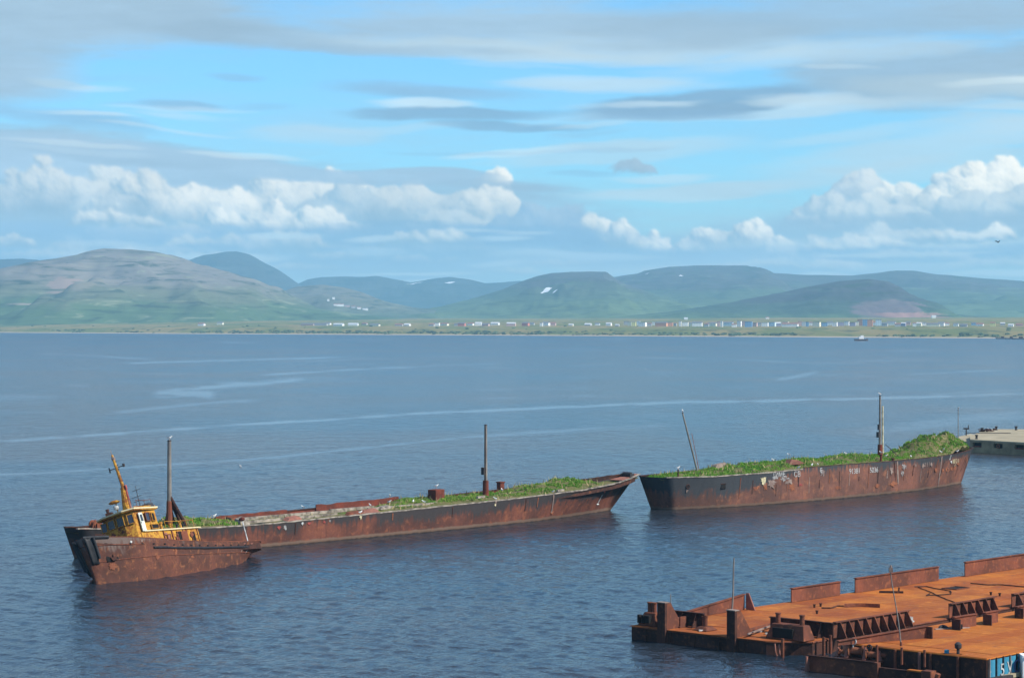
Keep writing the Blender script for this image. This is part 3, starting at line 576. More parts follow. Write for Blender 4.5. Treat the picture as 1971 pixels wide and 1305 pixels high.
# ------------------------------------------------------------------ far town
BC = {'white': (.92, .91, .88), 'cream': (.86, .80, .62), 'grey': (.46, .46, .46), 'pink': (.62, .42, .38), 'orange': (.72, .36, .22), 'blue': (.22, .38, .58),
      'pale blue': (.60, .73, .82), 'yellow': (.78, .74, .30), 'violet': (.38, .36, .48), 'red': (.60, .22, .17)}
BM = {k: mat('wall_' + k.replace(' ', '_'), v, vary=.06, vscale=.05) for k, v in BC.items()}
RM = [mat('roof_grey', (.16, .16, .17), vary=.2), mat('roof_rust', (.26, .13, .10), vary=.2), mat('roof_pale', (.55, .56, .57), vary=.1)]
BLD = [(388, 11, 4, 'white'), (424, 10, 4, 'cream'), (593, 24, 3, 'pink'), (618, 22, 3.5, 'grey'), (631, 10, 4, 'white'), (652, 17, 3.5, 'white'), (680, 17, 3.5, 'white'), (702, 9, 3, 'grey'), (722, 16, 3, 'cream'), (768, 13, 3, 'grey'), (784, 10, 3, 'white'),
       (831, 9, 4, 'grey'), (841, 9, 7, 'white'), (856, 12, 4, 'cream'), (879, 8, 4, 'grey'), (889, 12, 6, 'red'), (906, 10, 4, 'white'), (921, 11, 5, 'white'), (935, 12, 4, 'pink'), (953, 14, 4, 'white'), (984, 15, 5.5, 'pink'), (1012, 11, 6, 'red'), (1024, 8, 4, 'grey'), (1042, 5, 8, 'white'), (1051, 12, 6.5, 'white'), (1063, 12, 5, 'pink'), (1099, 8, 3, 'cream'), (1132, 11, 3, 'grey'), (1150, 8, 4, 'white'), (1172, 9, 5, 'white'), (1188, 7, 3, 'grey'),
       (1206, 9, 8, 'grey'), (1213, 6, 8, 'cream'), (1220, 7, 9, 'yellow'), (1229, 5, 8, 'pale blue'), (1237, 12, 9, 'white'), (1250, 8, 6, 'grey'), (1260, 7, 7, 'white'), (1273, 20, 7.5, 'orange'), (1290, 9, 8, 'orange'), (1300, 5, 6, 'grey'), (1309, 4, 11, 'white'), (1319, 10, 8, 'white'), (1332, 9, 6, 'cream'), (1342, 17, 8, 'white'), (1360, 8, 6, 'grey'), (1371, 15, 6, 'cream'), (1383, 5, 10, 'pink'), (1389, 4, 12, 'white'), (1402, 16, 7, 'pale blue'), (1413, 8, 6, 'white'),
       (1423, 7, 12, 'white'), (1431, 6, 10, 'pink'), (1441, 12, 12, 'blue'), (1453, 8, 8, 'pink'), (1462, 7, 7, 'grey'), (1473, 10, 9, 'white'), (1486, 12, 9, 'pale blue'), (1499, 12, 6, 'violet'), (1511, 12, 10, 'cream'), (1521, 27, 6, 'white'), (1540, 8, 10, 'pink'), (1548, 7, 9, 'white'), (1554, 5, 10, 'blue'), (1562, 7, 7, 'white'), (1572, 12, 10, 'cream'), (1587, 10, 8, 'blue'), (1597, 10, 7, 'white'), (1607, 8, 9, 'white'), (1618, 11, 8, 'violet'), (1630, 8, 9, 'white'), (1641, 10, 8, 'violet'), (1649, 7, 9, 'cream'),
       (1656, 9, 13, 'orange'), (1666, 10, 14, 'blue'), (1675, 9, 14, 'orange'), (1682, 11, 6, 'white'), (1691, 10, 13, 'pale blue'), (1703, 10, 6, 'grey'), (1716, 14, 6, 'white'), (1728, 10, 5, 'grey'), (1739, 8, 6, 'violet'), (1748, 9, 6, 'pink'), (1760, 6, 7, 'white'), (1769, 9, 6, 'cream'), (1778, 8, 6, 'white'), (1796, 22, 5, 'cream'), (1812, 10, 7, 'white'), (1822, 9, 5, 'white'), (1840, 9, 5, 'white'), (1855, 12, 4, 'grey'), (1874, 8, 5, 'blue'), (1886, 12, 4, 'white'), (1911, 9, 8, 'yellow'), (1930, 8, 4, 'grey'), (1946, 9, 4, 'white'), (1962, 12, 4, 'pink')]
wg = mat('far_window', (.06, .07, .09), rough=.3)
def building(x, y, z, wd, ht, dp, col, rz, seed, label):
    g = random.Random(seed)
    e = empty('far_building', (x, y, z), rz, label, 'building', 'houses and blocks of the town across the water')
    MB().box((0, 0, ht / 2 - 1.5), (wd, dp, ht + 3)).build('wall', BM[col], e)
    rm = RM[g.randrange(3)] if wd < 14 or ht < 7 else RM[0]
    if ht < wd * .45 or ht < 7.5:
        r = .22 * dp; MB().prism([(-wd / 2 - .3, -dp / 2 - .4, ht), (-wd / 2 - .3, 0, ht + r), (-wd / 2 - .3, dp / 2 + .4, ht)], (wd + .6, 0, 0)).build('roof', rm, e)
    else: MB().box((0, 0, ht + .25), (wd + .5, dp + .5, .5)).build('roof', rm, e)
    rows, cols = max(1, int(ht / 3)), max(2, int(wd / 3.4)); b = MB()
    for r in range(rows):
        for c in range(cols): b.box((-wd / 2 + (c + .5) * wd / cols, -dp / 2 - .03, (r + .55) * ht / rows), (.8, .1, .9))
    b.build('window', wg, e, kind='stuff')
def size_word(w_, h_): return 'slim' if h_ > w_ * 1.15 else 'tall' if h_ >= 10 else 'long' if w_ > h_ * 2.6 else 'small' if w_ < 9 else 'squat'
lab_seen = {}
for i, (px, wp, hp, col) in enumerate(BLD):
    kk = (px - CX) / F; row = 640 + (i * 37 % 5) * 26 + (130 if i % 3 == 1 else 0); Y = (5062 + row) / (1 + 1.05 * kk); X = kk * Y
    L_ = BLD[i - 1] if i else None; R_ = BLD[i + 1] if i + 1 < len(BLD) else None
    a = f'{size_word(wp, hp)} {col}'; nb = []
    if L_: nb.append(f'{size_word(*L_[1:3])} {L_[3]} one')
    if R_: nb.append(f'{size_word(*R_[1:3])} {R_[3]} one')
    lab = f'{a} building between a ' + ' and a '.join(nb) if len(nb) > 1 else f'{a} building at the end of the town by a {nb[0]}'
    if lab in lab_seen: lab = lab.replace(' building between', [' block midway between', ' house standing between', ' town block between', ' far block set between'][(len(lab_seen)) % 4])
    if lab in lab_seen: print('DUP', lab, px)
    if len(lab.split()) > 16: print('LONG', lab)
    lab_seen[lab] = i
    BLD[i] = (px, wp, hp, col); z = float(land_z(np.array([X]), np.array([Y]))[0])
    building(X, Y, z, wp * 1.12 * Y / F, hp * Y / F * .88, min(wp * Y / F, 14), col, -.25 + .1 * math.sin(i * 2.3), i, lab)
# settlement on the spur
for i, (px, py, wp, hp, col, lab) in enumerate([(632, 580, 4, 4, 'white', 'small white hut highest on the spur, left of its neighbours'), (642, 576, 5, 4, 'white', 'small white block on the spur slope above the long white one'),
        (652, 589, 20, 3, 'white', 'long white block of the settlement on the spur'), (668, 591, 10, 3, 'pink', 'pink block beside the long white one on the spur'), (680, 593, 8, 3, 'grey', 'grey block in the middle of the spur settlement'),
        (691, 595, 8, 3, 'white', 'white block near the lower end of the spur settlement'), (703, 597, 11, 3, 'white', 'white block at the lower end of the spur settlement')]):
    X, Y = on_hill('L5', px, py); z = float(HILLS['L5'](np.array([X]), np.array([Y]))[0])
    building(X, Y, z, wp * Y / F, hp * Y / F, 14, col, .1, 200 + i, lab)
for i, (px, py, wp, hp, lab) in enumerate([(1320, 611, 7, 3, 'lone white shed above the town near the plateau foot'), (1477, 606, 6, 3, 'lone pale shed on the slope above the tall blue block'), (1797, 616, 8, 3.5, 'lone pink white shed above the right part of the town')]):
    kk = (px - CX) / F; Y = 7200.0; X = kk * Y; z = CAMZ + (HY - py) / F * Y
    z0 = max(float(land_z(np.array([X]), np.array([Y]))[0]), float(HILLS['L8'](np.array([X]), np.array([Y]))[0])); building(X, Y, z0, wp * Y / F, hp * Y / F, 12, 'white', 0, 300 + i, lab)
# shore sheds and stockpiles at the right water edge, and a small white boat
bo = empty('river_boat', G(1656, 656, 0), .1, 'small white boat with dark hull near the far shore', 'boat')
MB().prism([(-9, -2.6, -.5), (8, -2.6, -.5), (12, 0, -.5), (8, 2.6, -.5), (-9, 2.6, -.5)], (0, 0, 3.2)).build('hull', M['rustd'], bo)
MB().box((1.5, 0, 4.6), (7.5, 4, 3.9)).box((2.5, 0, 7.3), (4, 3.4, 1.7)).build('cabin', M['white'], bo)
MB().cyl((1, 0, 8), (1, 0, 11.5), .15, .1).build('mast', M['dark'], bo)
for k_, (px, wp) in enumerate([(1928, 16), (1945, 14), (1962, 22)]):
    p = G(px, 652.5 + k_ * .3, 0); wd = wp * p.y / F
    e = empty('cargo_barge', (p.x, p.y, 0), .05, ['low dark barge moored at the far right shore, leftmost of three', 'low dark barge in the middle of three at the far right shore', 'low dark barge at the right edge by the far shore'][k_], 'barge', 'dark barges at the far right shore')
    MB().prism([(-wd / 2, 0, -.5), (wd / 2, 0, -.5), (wd / 2 + 1.5, 0, 2.2), (-wd / 2 - 1.5, 0, 2.2)], (0, 9, 0)).build('hull', M['dark'], e)
    MB().box((wd * .2, 4.5, 3.4), (wd * .3, 5, 2.4)).build('deckhouse', M['rustd'], e)
# ------------------------------------------------------------------ ship hulls
class Hull:
    """lofted hull; station s 0..1 from stern to bow, q 0..1 from waterline to rail, side -1 = starboard (the side seen)."""
    def __init__(s, xw, xd, bw, bd, zr, pw=1.6, pb=.8, keel=-1.6):
        s.xw, s.xd, s.bwt, s.bdt, s.zrt, s.pw, s.pb, s.keel = xw, xd, bw, bd, zr, pw, pb, keel
    def I(s, tab, t):
        for a, b in zip(tab, tab[1:]):
            if t <= b[0]: return a[1] + (b[1] - a[1]) * max(0.0, (t - a[0])) / (b[0] - a[0])
        return tab[-1][1]
    def pt(s, t, q, side=-1, inset=0.0):
        e = max(q, 0) ; zr = s.I(s.zrt, t)
        x = s.xw[0] + (s.xw[1] - s.xw[0]) * t; xd = s.xd[0] + (s.xd[1] - s.xd[0]) * t
        x = x + (xd - x) * e ** s.pw
        bw, bd = s.I(s.bwt, t), s.I(s.bdt, t)
        b = bw + (bd - bw) * e ** s.pb
        if q < 0: b *= 1 + q * .25
        return Vector((x, side * max(b - inset, .02), q * zr if q >= 0 else -q * s.keel))
    def x_to_t(s, x, q=.7):
        lo, hi = 0.0, 1.0
        for _ in range(30):
            m = (lo + hi) / 2
            if s.pt(m, q).x < x: lo = m
            else: hi = m
        return lo
    def side_at(s, x, q, off=.03):
        t = s.x_to_t(x, q); p = s.pt(t, q); a = s.pt(max(t - .01, 0), q); b = s.pt(min(t + .01, 1), q); d = (b - a).normalized()
        n = Vector((d.y, -d.x, 0)).normalized(); return p + n * off, math.atan2(d.y, d.x), n
    def shell(s, nS=72, qs=(-1, -.5, 0, .12, .25, .4, .55, .7, .85, 1), dent=0.0, seed=1):
        mb = MB(); g = random.Random(seed); n = len(qs); ring = 2 * n
        for i in range(nS + 1):
            t = i / nS
            col = [s.pt(t, q, -1) for q in qs[::-1]] + [s.pt(t, q, 1) for q in qs]
            for k_, p in enumerate(col):
                if 0 < k_ < ring - 1 and k_ not in (n - 1, n) and 2 < i < nS - 2: p.y += g.uniform(-dent, dent)
            mb.v += [tuple(p) for p in col]
        for i in range(nS):
            for j in range(ring - 1): mb.f.append((i * ring + j, (i + 1) * ring + j, (i + 1) * ring + j + 1, i * ring + j + 1))
        for c in (0, nS): mb.f.append(tuple(c * ring + j for j in range(ring)))
        return mb
    def inner(s, depth, inset=.18, t0=.0, t1=1.0, side=1, n=50):
        mb = MB(); prev = None
        for i in range(n + 1):
            t = t0 + (t1 - t0) * i / n; a = s.pt(t, 1, side, inset); b = Vector((a.x, a.y, a.z - depth)); k_ = len(mb.v); mb.v += [tuple(a), tuple(b)]
            if i: mb.f.append((k_ - 2, k_, k_ + 1, k_ - 1))
        return mb
    def rail(s, wd=.34, th=.14, side=-1, t0=0.0, t1=1.0, n=60, inset=.1, wob=.0, seed=0):
        mb = MB(); g = random.Random(seed)
        for i in range(n + 1):
            t = t0 + (t1 - t0) * i / n; w_ = g.uniform(-wob, wob)
            o, a = s.pt(t, 1, side, inset - wd / 2), s.pt(t, 1, side, inset + wd / 2)
            for p in (o, a):
                for dz in (.004, th): mb.v.append((p.x, p.y, p.z + dz + w_))
            if i:
                k_ = 4 * i; q = k_ - 4
                for (c, d) in ((0, 1), (1, 3), (3, 2), (2, 0)): mb.f.append((q + c, k_ + c, k_ + d, q + d))
        mb.f += [(0, 1, 3, 2), (4 * n, 4 * n + 1, 4 * n + 3, 4 * n + 2)]
        return mb
    def deck(s, drop, inset=.2, t0=0.0, t1=1.0, n=60, m=8, zf=None):
        mb = MB()
        for i in range(n + 1):
            t = t0 + (t1 - t0) * i / n
            for j in range(m + 1):
                y = -1 + 2 * j / m; p = s.pt(t, 1, -1 if y < 0 else 1, inset); yy = abs(p.y) * y; z = p.z - drop + (zf(p.x, yy) if zf else 0)
                mb.v.append((p.x, yy, z))
        for i in range(n):
            for j in range(m): a = i * (m + 1) + j; mb.f.append((a, a + m + 1, a + m + 2, a + 1))
        return mb

def mound_field(H, drop, blobs, seed):
    def zf(x, y):
        z = 0.0
        for (cx, cy, rx, ry, h) in blobs:
            q = ((x - cx) / rx) ** 2 + ((y - cy) / ry) ** 2
            if q < 1: z = max(z, h * (1 - q) ** .7)
        return z
    nz = lambda x, y: mn.noise((x / 1.6, y / 1.6, seed)) + .5 * mn.noise((x / .7, y / .7, seed))
    return lambda x, y: (lambda z: z * (1 + .45 * nz(x, y)) + (.12 * nz(x * 2, y * 2) if z > .01 else .0))(zf(x, y))
def grass_mesh(H, drop, zf, n, seed, hmin=.25, hmax=.6, cond=None, t0=.01, t1=.99, hscale=None):
    """blades rooted on the deck surface"""
    g = np.random.default_rng(seed); vs = []; fs = []; k_ = 0; tries = 0
    while k_ < n * 3 and tries < n * 6:
        tries += 1; t = g.uniform(t0, t1); y = g.uniform(-.97, .97)
        p = H.pt(t, 1, -1 if y < 0 else 1, .25); yy = abs(p.y) * y
        if cond is not None and not cond(p.x, yy, g): continue
        z = p.z - drop + zf(p.x, yy) - .05; h = g.uniform(hmin, hmax) * (hscale(p.x, yy) if hscale else 1); a = g.uniform(0, 6.28); w_ = g.uniform(.05, .12); lx, ly = g.normal(0, .35, 2) * h
        dx, dy = math.cos(a) * w_, math.sin(a) * w_
        vs += [(p.x - dx, yy - dy, z), (p.x + dx, yy + dy, z), (p.x + lx, yy + ly, z + h)]; fs.append((k_, k_ + 1, k_ + 2)); k_ += 3
    me = bpy.data.meshes.new('grass'); me.from_pydata(vs, [], fs); return me
def frame_at(o, u): return math.atan2(u[1], u[0])
def strip_on(H, x, q0, q1, wd, mt, parent, name, off=.035, n=8, lean=0.0):
    mb = MB()
    for i in range(n + 1):
        q = q0 + (q1 - q0) * i / n; p, a, nn = H.side_at(x + lean * i / n, q, off); d = Vector((math.cos(a), math.sin(a), 0)) * wd / 2 * (1 + .25 * math.sin(i * 2.1))
        k_ = len(mb.v); mb.v += [tuple(p - d), tuple(p + d), tuple(p + d + nn * .03), tuple(p - d + nn * .03)]
        if i: mb.f += [(k_ - 4, k_, k_ + 1, k_ - 3), (k_ - 3, k_ + 1, k_ + 2, k_ - 2), (k_ - 2, k_ + 2, k_ + 3, k_ - 1), (k_ - 1, k_ + 3, k_, k_ - 4)]
    mb.f += [(0, 1, 2, 3), (4 * n, 4 * n + 1, 4 * n + 2, 4 * n + 3)]
    return mb.build(name, mt, parent)
def patch_on(H, x, q, wd, ht, mt, parent, name, seed, off=.03):
    """ragged flat patch of paint, rust or lime on the hull side"""
    g = random.Random(seed); p, a, nn = H.side_at(x, q, off); d = Vector((math.cos(a), math.sin(a), 0)); mb = MB()
    wd, ht = wd * 1.25, ht * 1.2
    pts = []
    for i in range(24):
        b = 2 * math.pi * i / 24; r = g.uniform(.35, 1.0) * (1.25 if g.random() < .2 else 1); pts.append(p + d * (math.cos(b) * wd / 2 * r) + Vector((0, 0, math.sin(b) * ht / 2 * r * (1.25 if math.sin(b) < 0 else .9))))
    mb.prism(pts, nn * .02); return mb.build(name, mt, parent)
def text_mesh(cu, parent):
    tmp = bpy.data.objects.new('tmp', cu); SC.collection.objects.link(tmp); dg = bpy.context.evaluated_depsgraph_get()
    me_ = bpy.data.meshes.new_from_object(tmp.evaluated_get(dg)); bpy.data.objects.remove(tmp); me_.name = 'lettering'
    if not me_.materials: me_.materials.append(cu.materials[0])
    return link('lettering', me_, parent)
def text_on(H, x, q, s_, size, mt, parent, off=.06, ext=.012):
    cu = bpy.data.curves.new('lettering', 'FONT'); cu.body = s_; cu.size = size; cu.extrude = ext; cu.materials.append(mt)
    p, a, nn = H.side_at(x, q, off); o = text_mesh(cu, parent)
    o.location = p; o.rotation_euler = (R(90), 0, a); return o
M['pal'] = rust('lime_streak', a=(.33, .26, .22), b=(.20, .14, .12), c=(.42, .36, .31), scale=2.0)
M['pblue'] = rust('faded_white_paint', a=(.20, .10, .07), b=(.1, .06, .05), c=(.3, .15, .1), paint=(.33, .35, .35), amount=.5, scale=2.6)
M['orpatch'] = rust('orange_patch', a=(.30, .115, .06), b=(.20, .075, .045), c=(.38, .16, .08), scale=2)
M['letter'] = mat('worn_white_lettering', (.42, .43, .42), vary=.45, vscale=2)
M['letter_y'] = mat('worn_cream_lettering', (.55, .49, .30), vary=.35, vscale=2)
M['letter_o'] = mat('worn_orange_lettering', (.50, .17, .07), vary=.25, vscale=2)
M['redp'] = mat('red_paint_patch', (.26, .055, .045), vary=.3, vscale=2)

# ---- long hull on the left
C1 = Vector((-21.4, 298.7, 0)); a1 = math.atan2(.738, .675)
S1 = empty('derelict_hull', C1, a1, 'long low rusty hull behind the tug, grass on its deck and overhanging bow', 'ship wreck')
H1 = Hull((-41.6, 52.6), (-43.0, 59.0), [(0, .9), (.04, 2.2), (.12, 4.2), (.22, 5.2), (.35, 5.5), (.62, 5.5), (.76, 4.9), (.86, 3.4), (.94, 1.5), (1, .15)],
          [(0, 1.3), (.04, 2.7), (.12, 4.7), (.22, 5.5), (.35, 5.7), (.66, 5.7), (.8, 5.3), (.9, 3.9), (.96, 2.2), (1, .5)],
          [(0, 3.55), (.06, 3.2), (.14, 2.85), (.25, 2.75), (.45, 3.0), (.65, 3.3), (.82, 3.7), (.92, 4.2), (1, 4.9)], pw=2.0)
H1.shell(dent=.025).build('hull', M['hull'], S1, smooth=True)
zf1 = mound_field(H1, .45, [(-24, 0, 6.5, 5.2, .95), (-26, 2, 3, 2.5, 1.3), (18, 2.5, 9, 5, .75), (27, 0, 10, 5.6, .7), (40, .5, 11, 5.4, 1.1), (44, 1.5, 5, 3.5, 1.35), (9, 0, 6, 4.8, .5), (-3, -2, 8, 2.5, .35), (-12, -1, 9, 3, .3)], 31)
H1.deck(.45, zf=zf1, n=120, m=14).build('deck', M['moss'], S1, smooth=True)
H1.rail(side=-1, wob=.04, n=150, seed=1, wd=.30).build('rail', M['pale'], S1); H1.rail(side=1, wob=.03, n=90, seed=2, t1=.97).build('rail', M['rustd'], S1)
H1.inner(.9, side=1, t0=.02, t1=.97).build('bulwark', M['red'], S1); H1.inner(.7, side=-1, t0=.02, t1=.98).build('bulwark', M['rustd'], S1)
def cond1(x, y, g):
    z = zf1(x, y)
    if z > .45: return mn.noise((x / 2.8, y / 1.6, 3.0)) > -.08
    n = mn.noise((x / 2.2, y / 1.2, 8.0)); return n > .12 and g.random() < .3
me = grass_mesh(H1, .45, zf1, 24000, 3, .12, .30, cond1, hscale=lambda x, y: 1.0 if zf1(x, y) > .5 else .5); me.materials.append(M['grass'])
tag(link('grass', me), 'green and olive grass growing along the deck of the long hull', kind='stuff'); bpy.data.objects['grass'].location = C1; bpy.data.objects['grass'].rotation_euler = (0, 0, a1)
# raised red far-side bulwark stretches and hatch coamings
mb = MB()
def wall_seg(H, x0, x1, side, dz0, dz1, mt, parent, name, inset=.25, th=.12, n=16, jag=.0, seed=0):
    g = random.Random(seed); mb = MB()
    for i in range(n + 1):
        x = x0 + (x1 - x0) * i / n; t = H.x_to_t(x, 1.0); p = H.pt(t, 1, side, inset); up = dz1 + g.uniform(-jag, jag)
        q = Vector((p.x, p.y - side * th, p.z)); k_ = len(mb.v)
        mb.v += [(p.x, p.y, p.z + dz0), (p.x, p.y, p.z + up), (q.x, q.y, q.z + up), (q.x, q.y, q.z + dz0)]
        if i: mb.f += [(k_ - 4 + a_, k_ + a_, k_ + (a_ + 1) % 4, k_ - 4 + (a_ + 1) % 4) for a_ in range(4)]
    mb.f += [(0, 1, 2, 3), (4 * n, 4 * n + 1, 4 * n + 2, 4 * n + 3)]
    return mb.build(name, mt, parent)
wall_seg(H1, -17, -5, 1, -.5, .30, M['red'], S1, 'bulwark_plate', jag=.05, seed=1)
wall_seg(H1, 0, 15, 1, -.5, .52, M['red'], S1, 'bulwark_plate', jag=.08, seed=2)
mb = MB()                                                      # long pale coaming strips over the holds
for (x0, x1, y) in ((-20, -3, -1.9), (-16, 2, 1.6), (3, 16, -1.0), (-1, 7, 1.8)):
    z = H1.pt(H1.x_to_t((x0 + x1) / 2, 1), 1).z
    o = MB().box(((x0 + x1) / 2, y, z + .02), (x1 - x0, .28, .34), .02).build('hatch_coaming', M['pale'], S1)
for i, (x, y, l, w_, h) in enumerate([(-12, -3.4, 2.6, 1.0, .35), (-19.5, -2.5, 1.6, 1.3, .7), (-18, 1, 1.4, 1.2, .6), (1.5, -3.0, 3.2, .7, .3), (6, -1.2, 2.2, .8, .3), (-2, -3.8, 2.8, .7, .3)]):
    z = H1.pt(H1.x_to_t(x, 1), 1).z
    MB().prism([(x - l / 2, y - w_ / 2, z - .1), (x + l / 2, y - w_ / 2, z - .1), (x + l / 3, y - w_ / 3, z + h), (x - l / 3, y - w_ / 2.5, z + h * .7)], (.15, w_, .1)).build('deck_debris', [M['pinkrust'], M['pale'], M['rust']][i % 3], S1)
z = H1.pt(H1.x_to_t(18.6, 1), 1).z
MB().box((18.4, 1.6, z + .55), (1.9, 1.4, 1.9), .1).build('deck_box', M['red'], S1, bevel=.04)
MB().box((31, 1.5, z + 1.3), (.8, .7, 1.0)).box((31, 1.5, z + 1.85), (1.0, .9, .12)).build('vent_box', M['red'], S1)
def mast(x, y, z0, z1, r0, r1, parent, lean=(0, 0), base=True, mt=None, name='mast'):
    n = 9; mb = MB()
    for i in range(n): 
        a_, b_ = i / n, (i + 1) / n
        mb.cyl((x + lean[0] * a_, y + lean[1] * a_, z0 + (z1 - z0) * a_), (x + lean[0] * b_, y + lean[1] * b_, z0 + (z1 - z0) * b_), r0 + (r1 - r0) * a_, r0 + (r1 - r0) * b_, 14, caps=i in (0, n - 1))
    o = mb.build(name, mt or M['pole'], parent, smooth=False)
    MB().cyl((x + lean[0], y + lean[1], z1), (x + lean[0], y + lean[1], z1 + .12), r1 * 1.15, r1 * 1.0, 12).build('mast_cap', M['dark'], o)
    return o
m1 = mast(-28.6, 0, 2.3, 13.0, .30, .22, S1)
m2 = mast(26.4, 0, 2.8, 13.1, .25, .19, S1)
MB().cyl((26.4, 0, 2.8), (26.4, 0, 5.6), .46, .40, 12).build('mast_collar', M['red'], m2)
MB().box((25.85, -.1, 6.9), (.42, .5, 1.0)).build('mast_box', M['dark'], m2); MB().tube([(26.0, -.38, 3.2), (26.0, -.34, 12.8)], .045).build('mast_pipe', M['rustd'], m2)
for k_ in range(5):                                          # struts at the foot of the left mast
    a_ = -.9 + k_ * .55
    MB().cyl((-28.6, 0, 6.6 - .25 * k_), (-28.6 + 2.2 * math.cos(a_), 2.0 * math.sin(a_) - .4, 2.4), .17, .21, 8).build('mast_strut', M['rust'] if k_ % 2 else M['rustd'], S1)
MB().cyl((-28.6, 0, 2.3), (-28.6, 0, 5.9), .40, .34, 12).build('mast_collar', M['rust'], m1)
# stern windlass, bitts, bow gear
wn = MB(); zz = 3.1
wn.cyl((-39.5, -.45, zz + .7), (-39.5, .45, zz + .7), .35, .35, 14).cyl((-39.5, -.6, zz + .7), (-39.5, -.45, zz + .7), .55, .55, 14).cyl((-39.5, .45, zz + .7), (-39.5, .6, zz + .7), .5, .5, 14)
wn.box((-39.5, -.75, zz + .3), (.7, .12, 1.2)).box((-39.5, .75, zz + .3), (.7, .12, 1.2)).cyl((-40.6, -.6, zz - .2), (-39.8, -.4, zz + 1.3), .09, .09, 6)
wn.build('windlass', M['rust'], S1)
for y in (-.35, .35): MB().lathe([(.16, 0), (.16, 1.0), (.24, 1.02), (.24, 1.12)], (-36.8, y - .8, zz - .1), 10).build('bollard', M['rustd'], S1)
MB().box((-36.8, -.8, zz), (.6, 1.4, .2)).build('bollard_base', M['rustd'], S1)
zb = 4.75
MB().cyl((56.6, -.7, zb + .25), (56.6, .7, zb + .25), .34, .34, 12).box((56.6, -.85, zb), (.9, .12, .8)).box((56.6, .85, zb), (.9, .12, .8)).build('bow_roller', M['dark'], S1)
MB().prism([(54, -1.2, 4.2), (58.6, -.35, 4.9), (58.6, .35, 4.9), (54, 1.2, 4.2)], (0, 0, .12)).build('bow_plate', M['pinkrust'], S1)
wall_seg(H1, 50, 57.5, 1, -.6, .3, M['rustd'], S1, 'bow_bulwark', jag=.04)
for x, y in ((20.5, -4.6), (37, -4.2)): MB().box((x, y, 3.9), (1.8, .3, .25), .2).build('plank', M['pale'], S1)
strip_on(H1, 34.2, .98, .25, .28, M['pal'], S1, 'lime_streak', lean=.5); patch_on(H1, 34.8, .28, .9, .5, M['orpatch'], S1, 'rust_patch', 5)
strip_on(H1, 47.6, .62, .34, .22, M['letter'], S1, 'lime_streak'); patch_on(H1, 47.6, .30, .8, .28, M['letter'], S1, 'lime_patch', 9); patch_on(H1, 47.4, .78, .6, .5, M['redp'], S1, 'red_patch', 10)
for i, (x, q, w_, h) in enumerate([(-16.2, .82, .7, .5), (-15.2, .80, .5, .6), (-12.4, .9, .35, .35), (-11.3, .88, .5, .4), (-8.8, .88, .5, .3), (-7.9, .9, .3, .3)]):
    patch_on(H1, x, q, w_, h, [M['redp'], M['pblue'], M['letter']][i % 3] if i != 4 else M['redp'], S1, 'paint_patch', 20 + i)
patch_on(H1, -2.6, .93, .4, .5, M['letter_y'], S1, 'lime_patch', 40); patch_on(H1, 22.2, .86, .35, .4, M['letter_y'], S1, 'lime_patch', 41); patch_on(H1, 22.3, .97, .3, .5, M['pal'], S1, 'lime_patch', 42)
for i, x in enumerate((28.5, 31, 40.3, 50, 14, 3, -13.5)): strip_on(H1, x, .95, .45 + .1 * (i % 3), .16, M['orpatch'] if i % 2 else M['rustd'], S1, 'rust_streak', off=.02)
for x in (-31.5, -30.6): MB().lathe([(.13, 0), (.13, .8), (.2, .82), (.2, .9)], (x, -4.9, 2.7), 8).build('bollard', M['dark'], S1)

# ---- hull on the right
C2 = Vector((20.7, 338.2, 0)); a2 = math.atan2(.714, .70)
S2 = empty('derelict_hull', C2, a2, 'rusty hull on the right with worn white letters and a high grassy bow', 'ship wreck')
H2 = Hull((1.2, 78.5), (-.5, 81.8), [(0, 1.7), (.03, 2.6), (.1, 4.2), (.22, 5.6), (.36, 6.2), (.58, 6.0), (.74, 5.0), (.86, 3.0), (.94, 1.3), (1, .12)],
          [(0, 2.6), (.03, 3.4), (.1, 4.8), (.22, 6.0), (.36, 6.4), (.62, 6.3), (.78, 5.6), (.88, 4.1), (.95, 2.4), (1, .45)],
          [(0, 4.75), (.1, 4.6), (.25, 4.75), (.33, 4.9), (.331, 5.15), (.5, 5.15), (.7, 5.2), (.82, 5.35), (.92, 5.6), (1, 5.9)], pw=1.5)
H2.shell(dent=.03, seed=2).build('hull', M['hull_b'], S2, smooth=True)
zf2 = mound_field(H2, .35, [(6, 0, 7, 4, .6), (14, 1, 8, 5, .5), (20, 1, 8, 5.5, 1.0), (25.5, 1, 6, 5, 1.0), (36, 1, 5, 5, 1.0), (42, 1, 9, 5, .35), (50, 1.5, 7, 5.4, 1.0), (57, 1, 9, 5.4, .6), (64.5, 0, 7, 5.0, 1.3), (70.5, .3, 8.5, 4.8, 3.0), (74, 0, 5.5, 3.5, 2.7), (30, 0, 30, 6, .2)], 51)
H2.deck(.35, zf=zf2, n=120, m=14).build('deck', M['moss'], S2, smooth=True)
H2.rail(side=-1, wob=.03, n=120, seed=3, t1=.33, wd=.35).build('rail', M['pale'], S2); H2.rail(side=-1, wob=.03, n=120, seed=4, t0=.335, wd=.24, th=.10).build('rail', M['rustd'], S2)
H2.rail(side=1, n=80, seed=4).build('rail', M['rustd'], S2); H2.inner(.7, side=1, t0=.02, t1=.98).build('bulwark', M['rustd'], S2)
def cond2(x, y, g): return (zf2(x, y) > .22 and mn.noise((x / 2.6, y / 1.6, 5.0)) > -.14) or g.random() < .10
me = grass_mesh(H2, .35, zf2, 32000, 7, .14, .34, cond2); me.materials.append(M['grass2']); me.name = 'bow_grass'
gr = link('grass', me); tag(gr, 'lush green grass heaped over the deck of the right hull', kind='stuff'); gr.location = C2; gr.rotation_euler = (0, 0, a2)
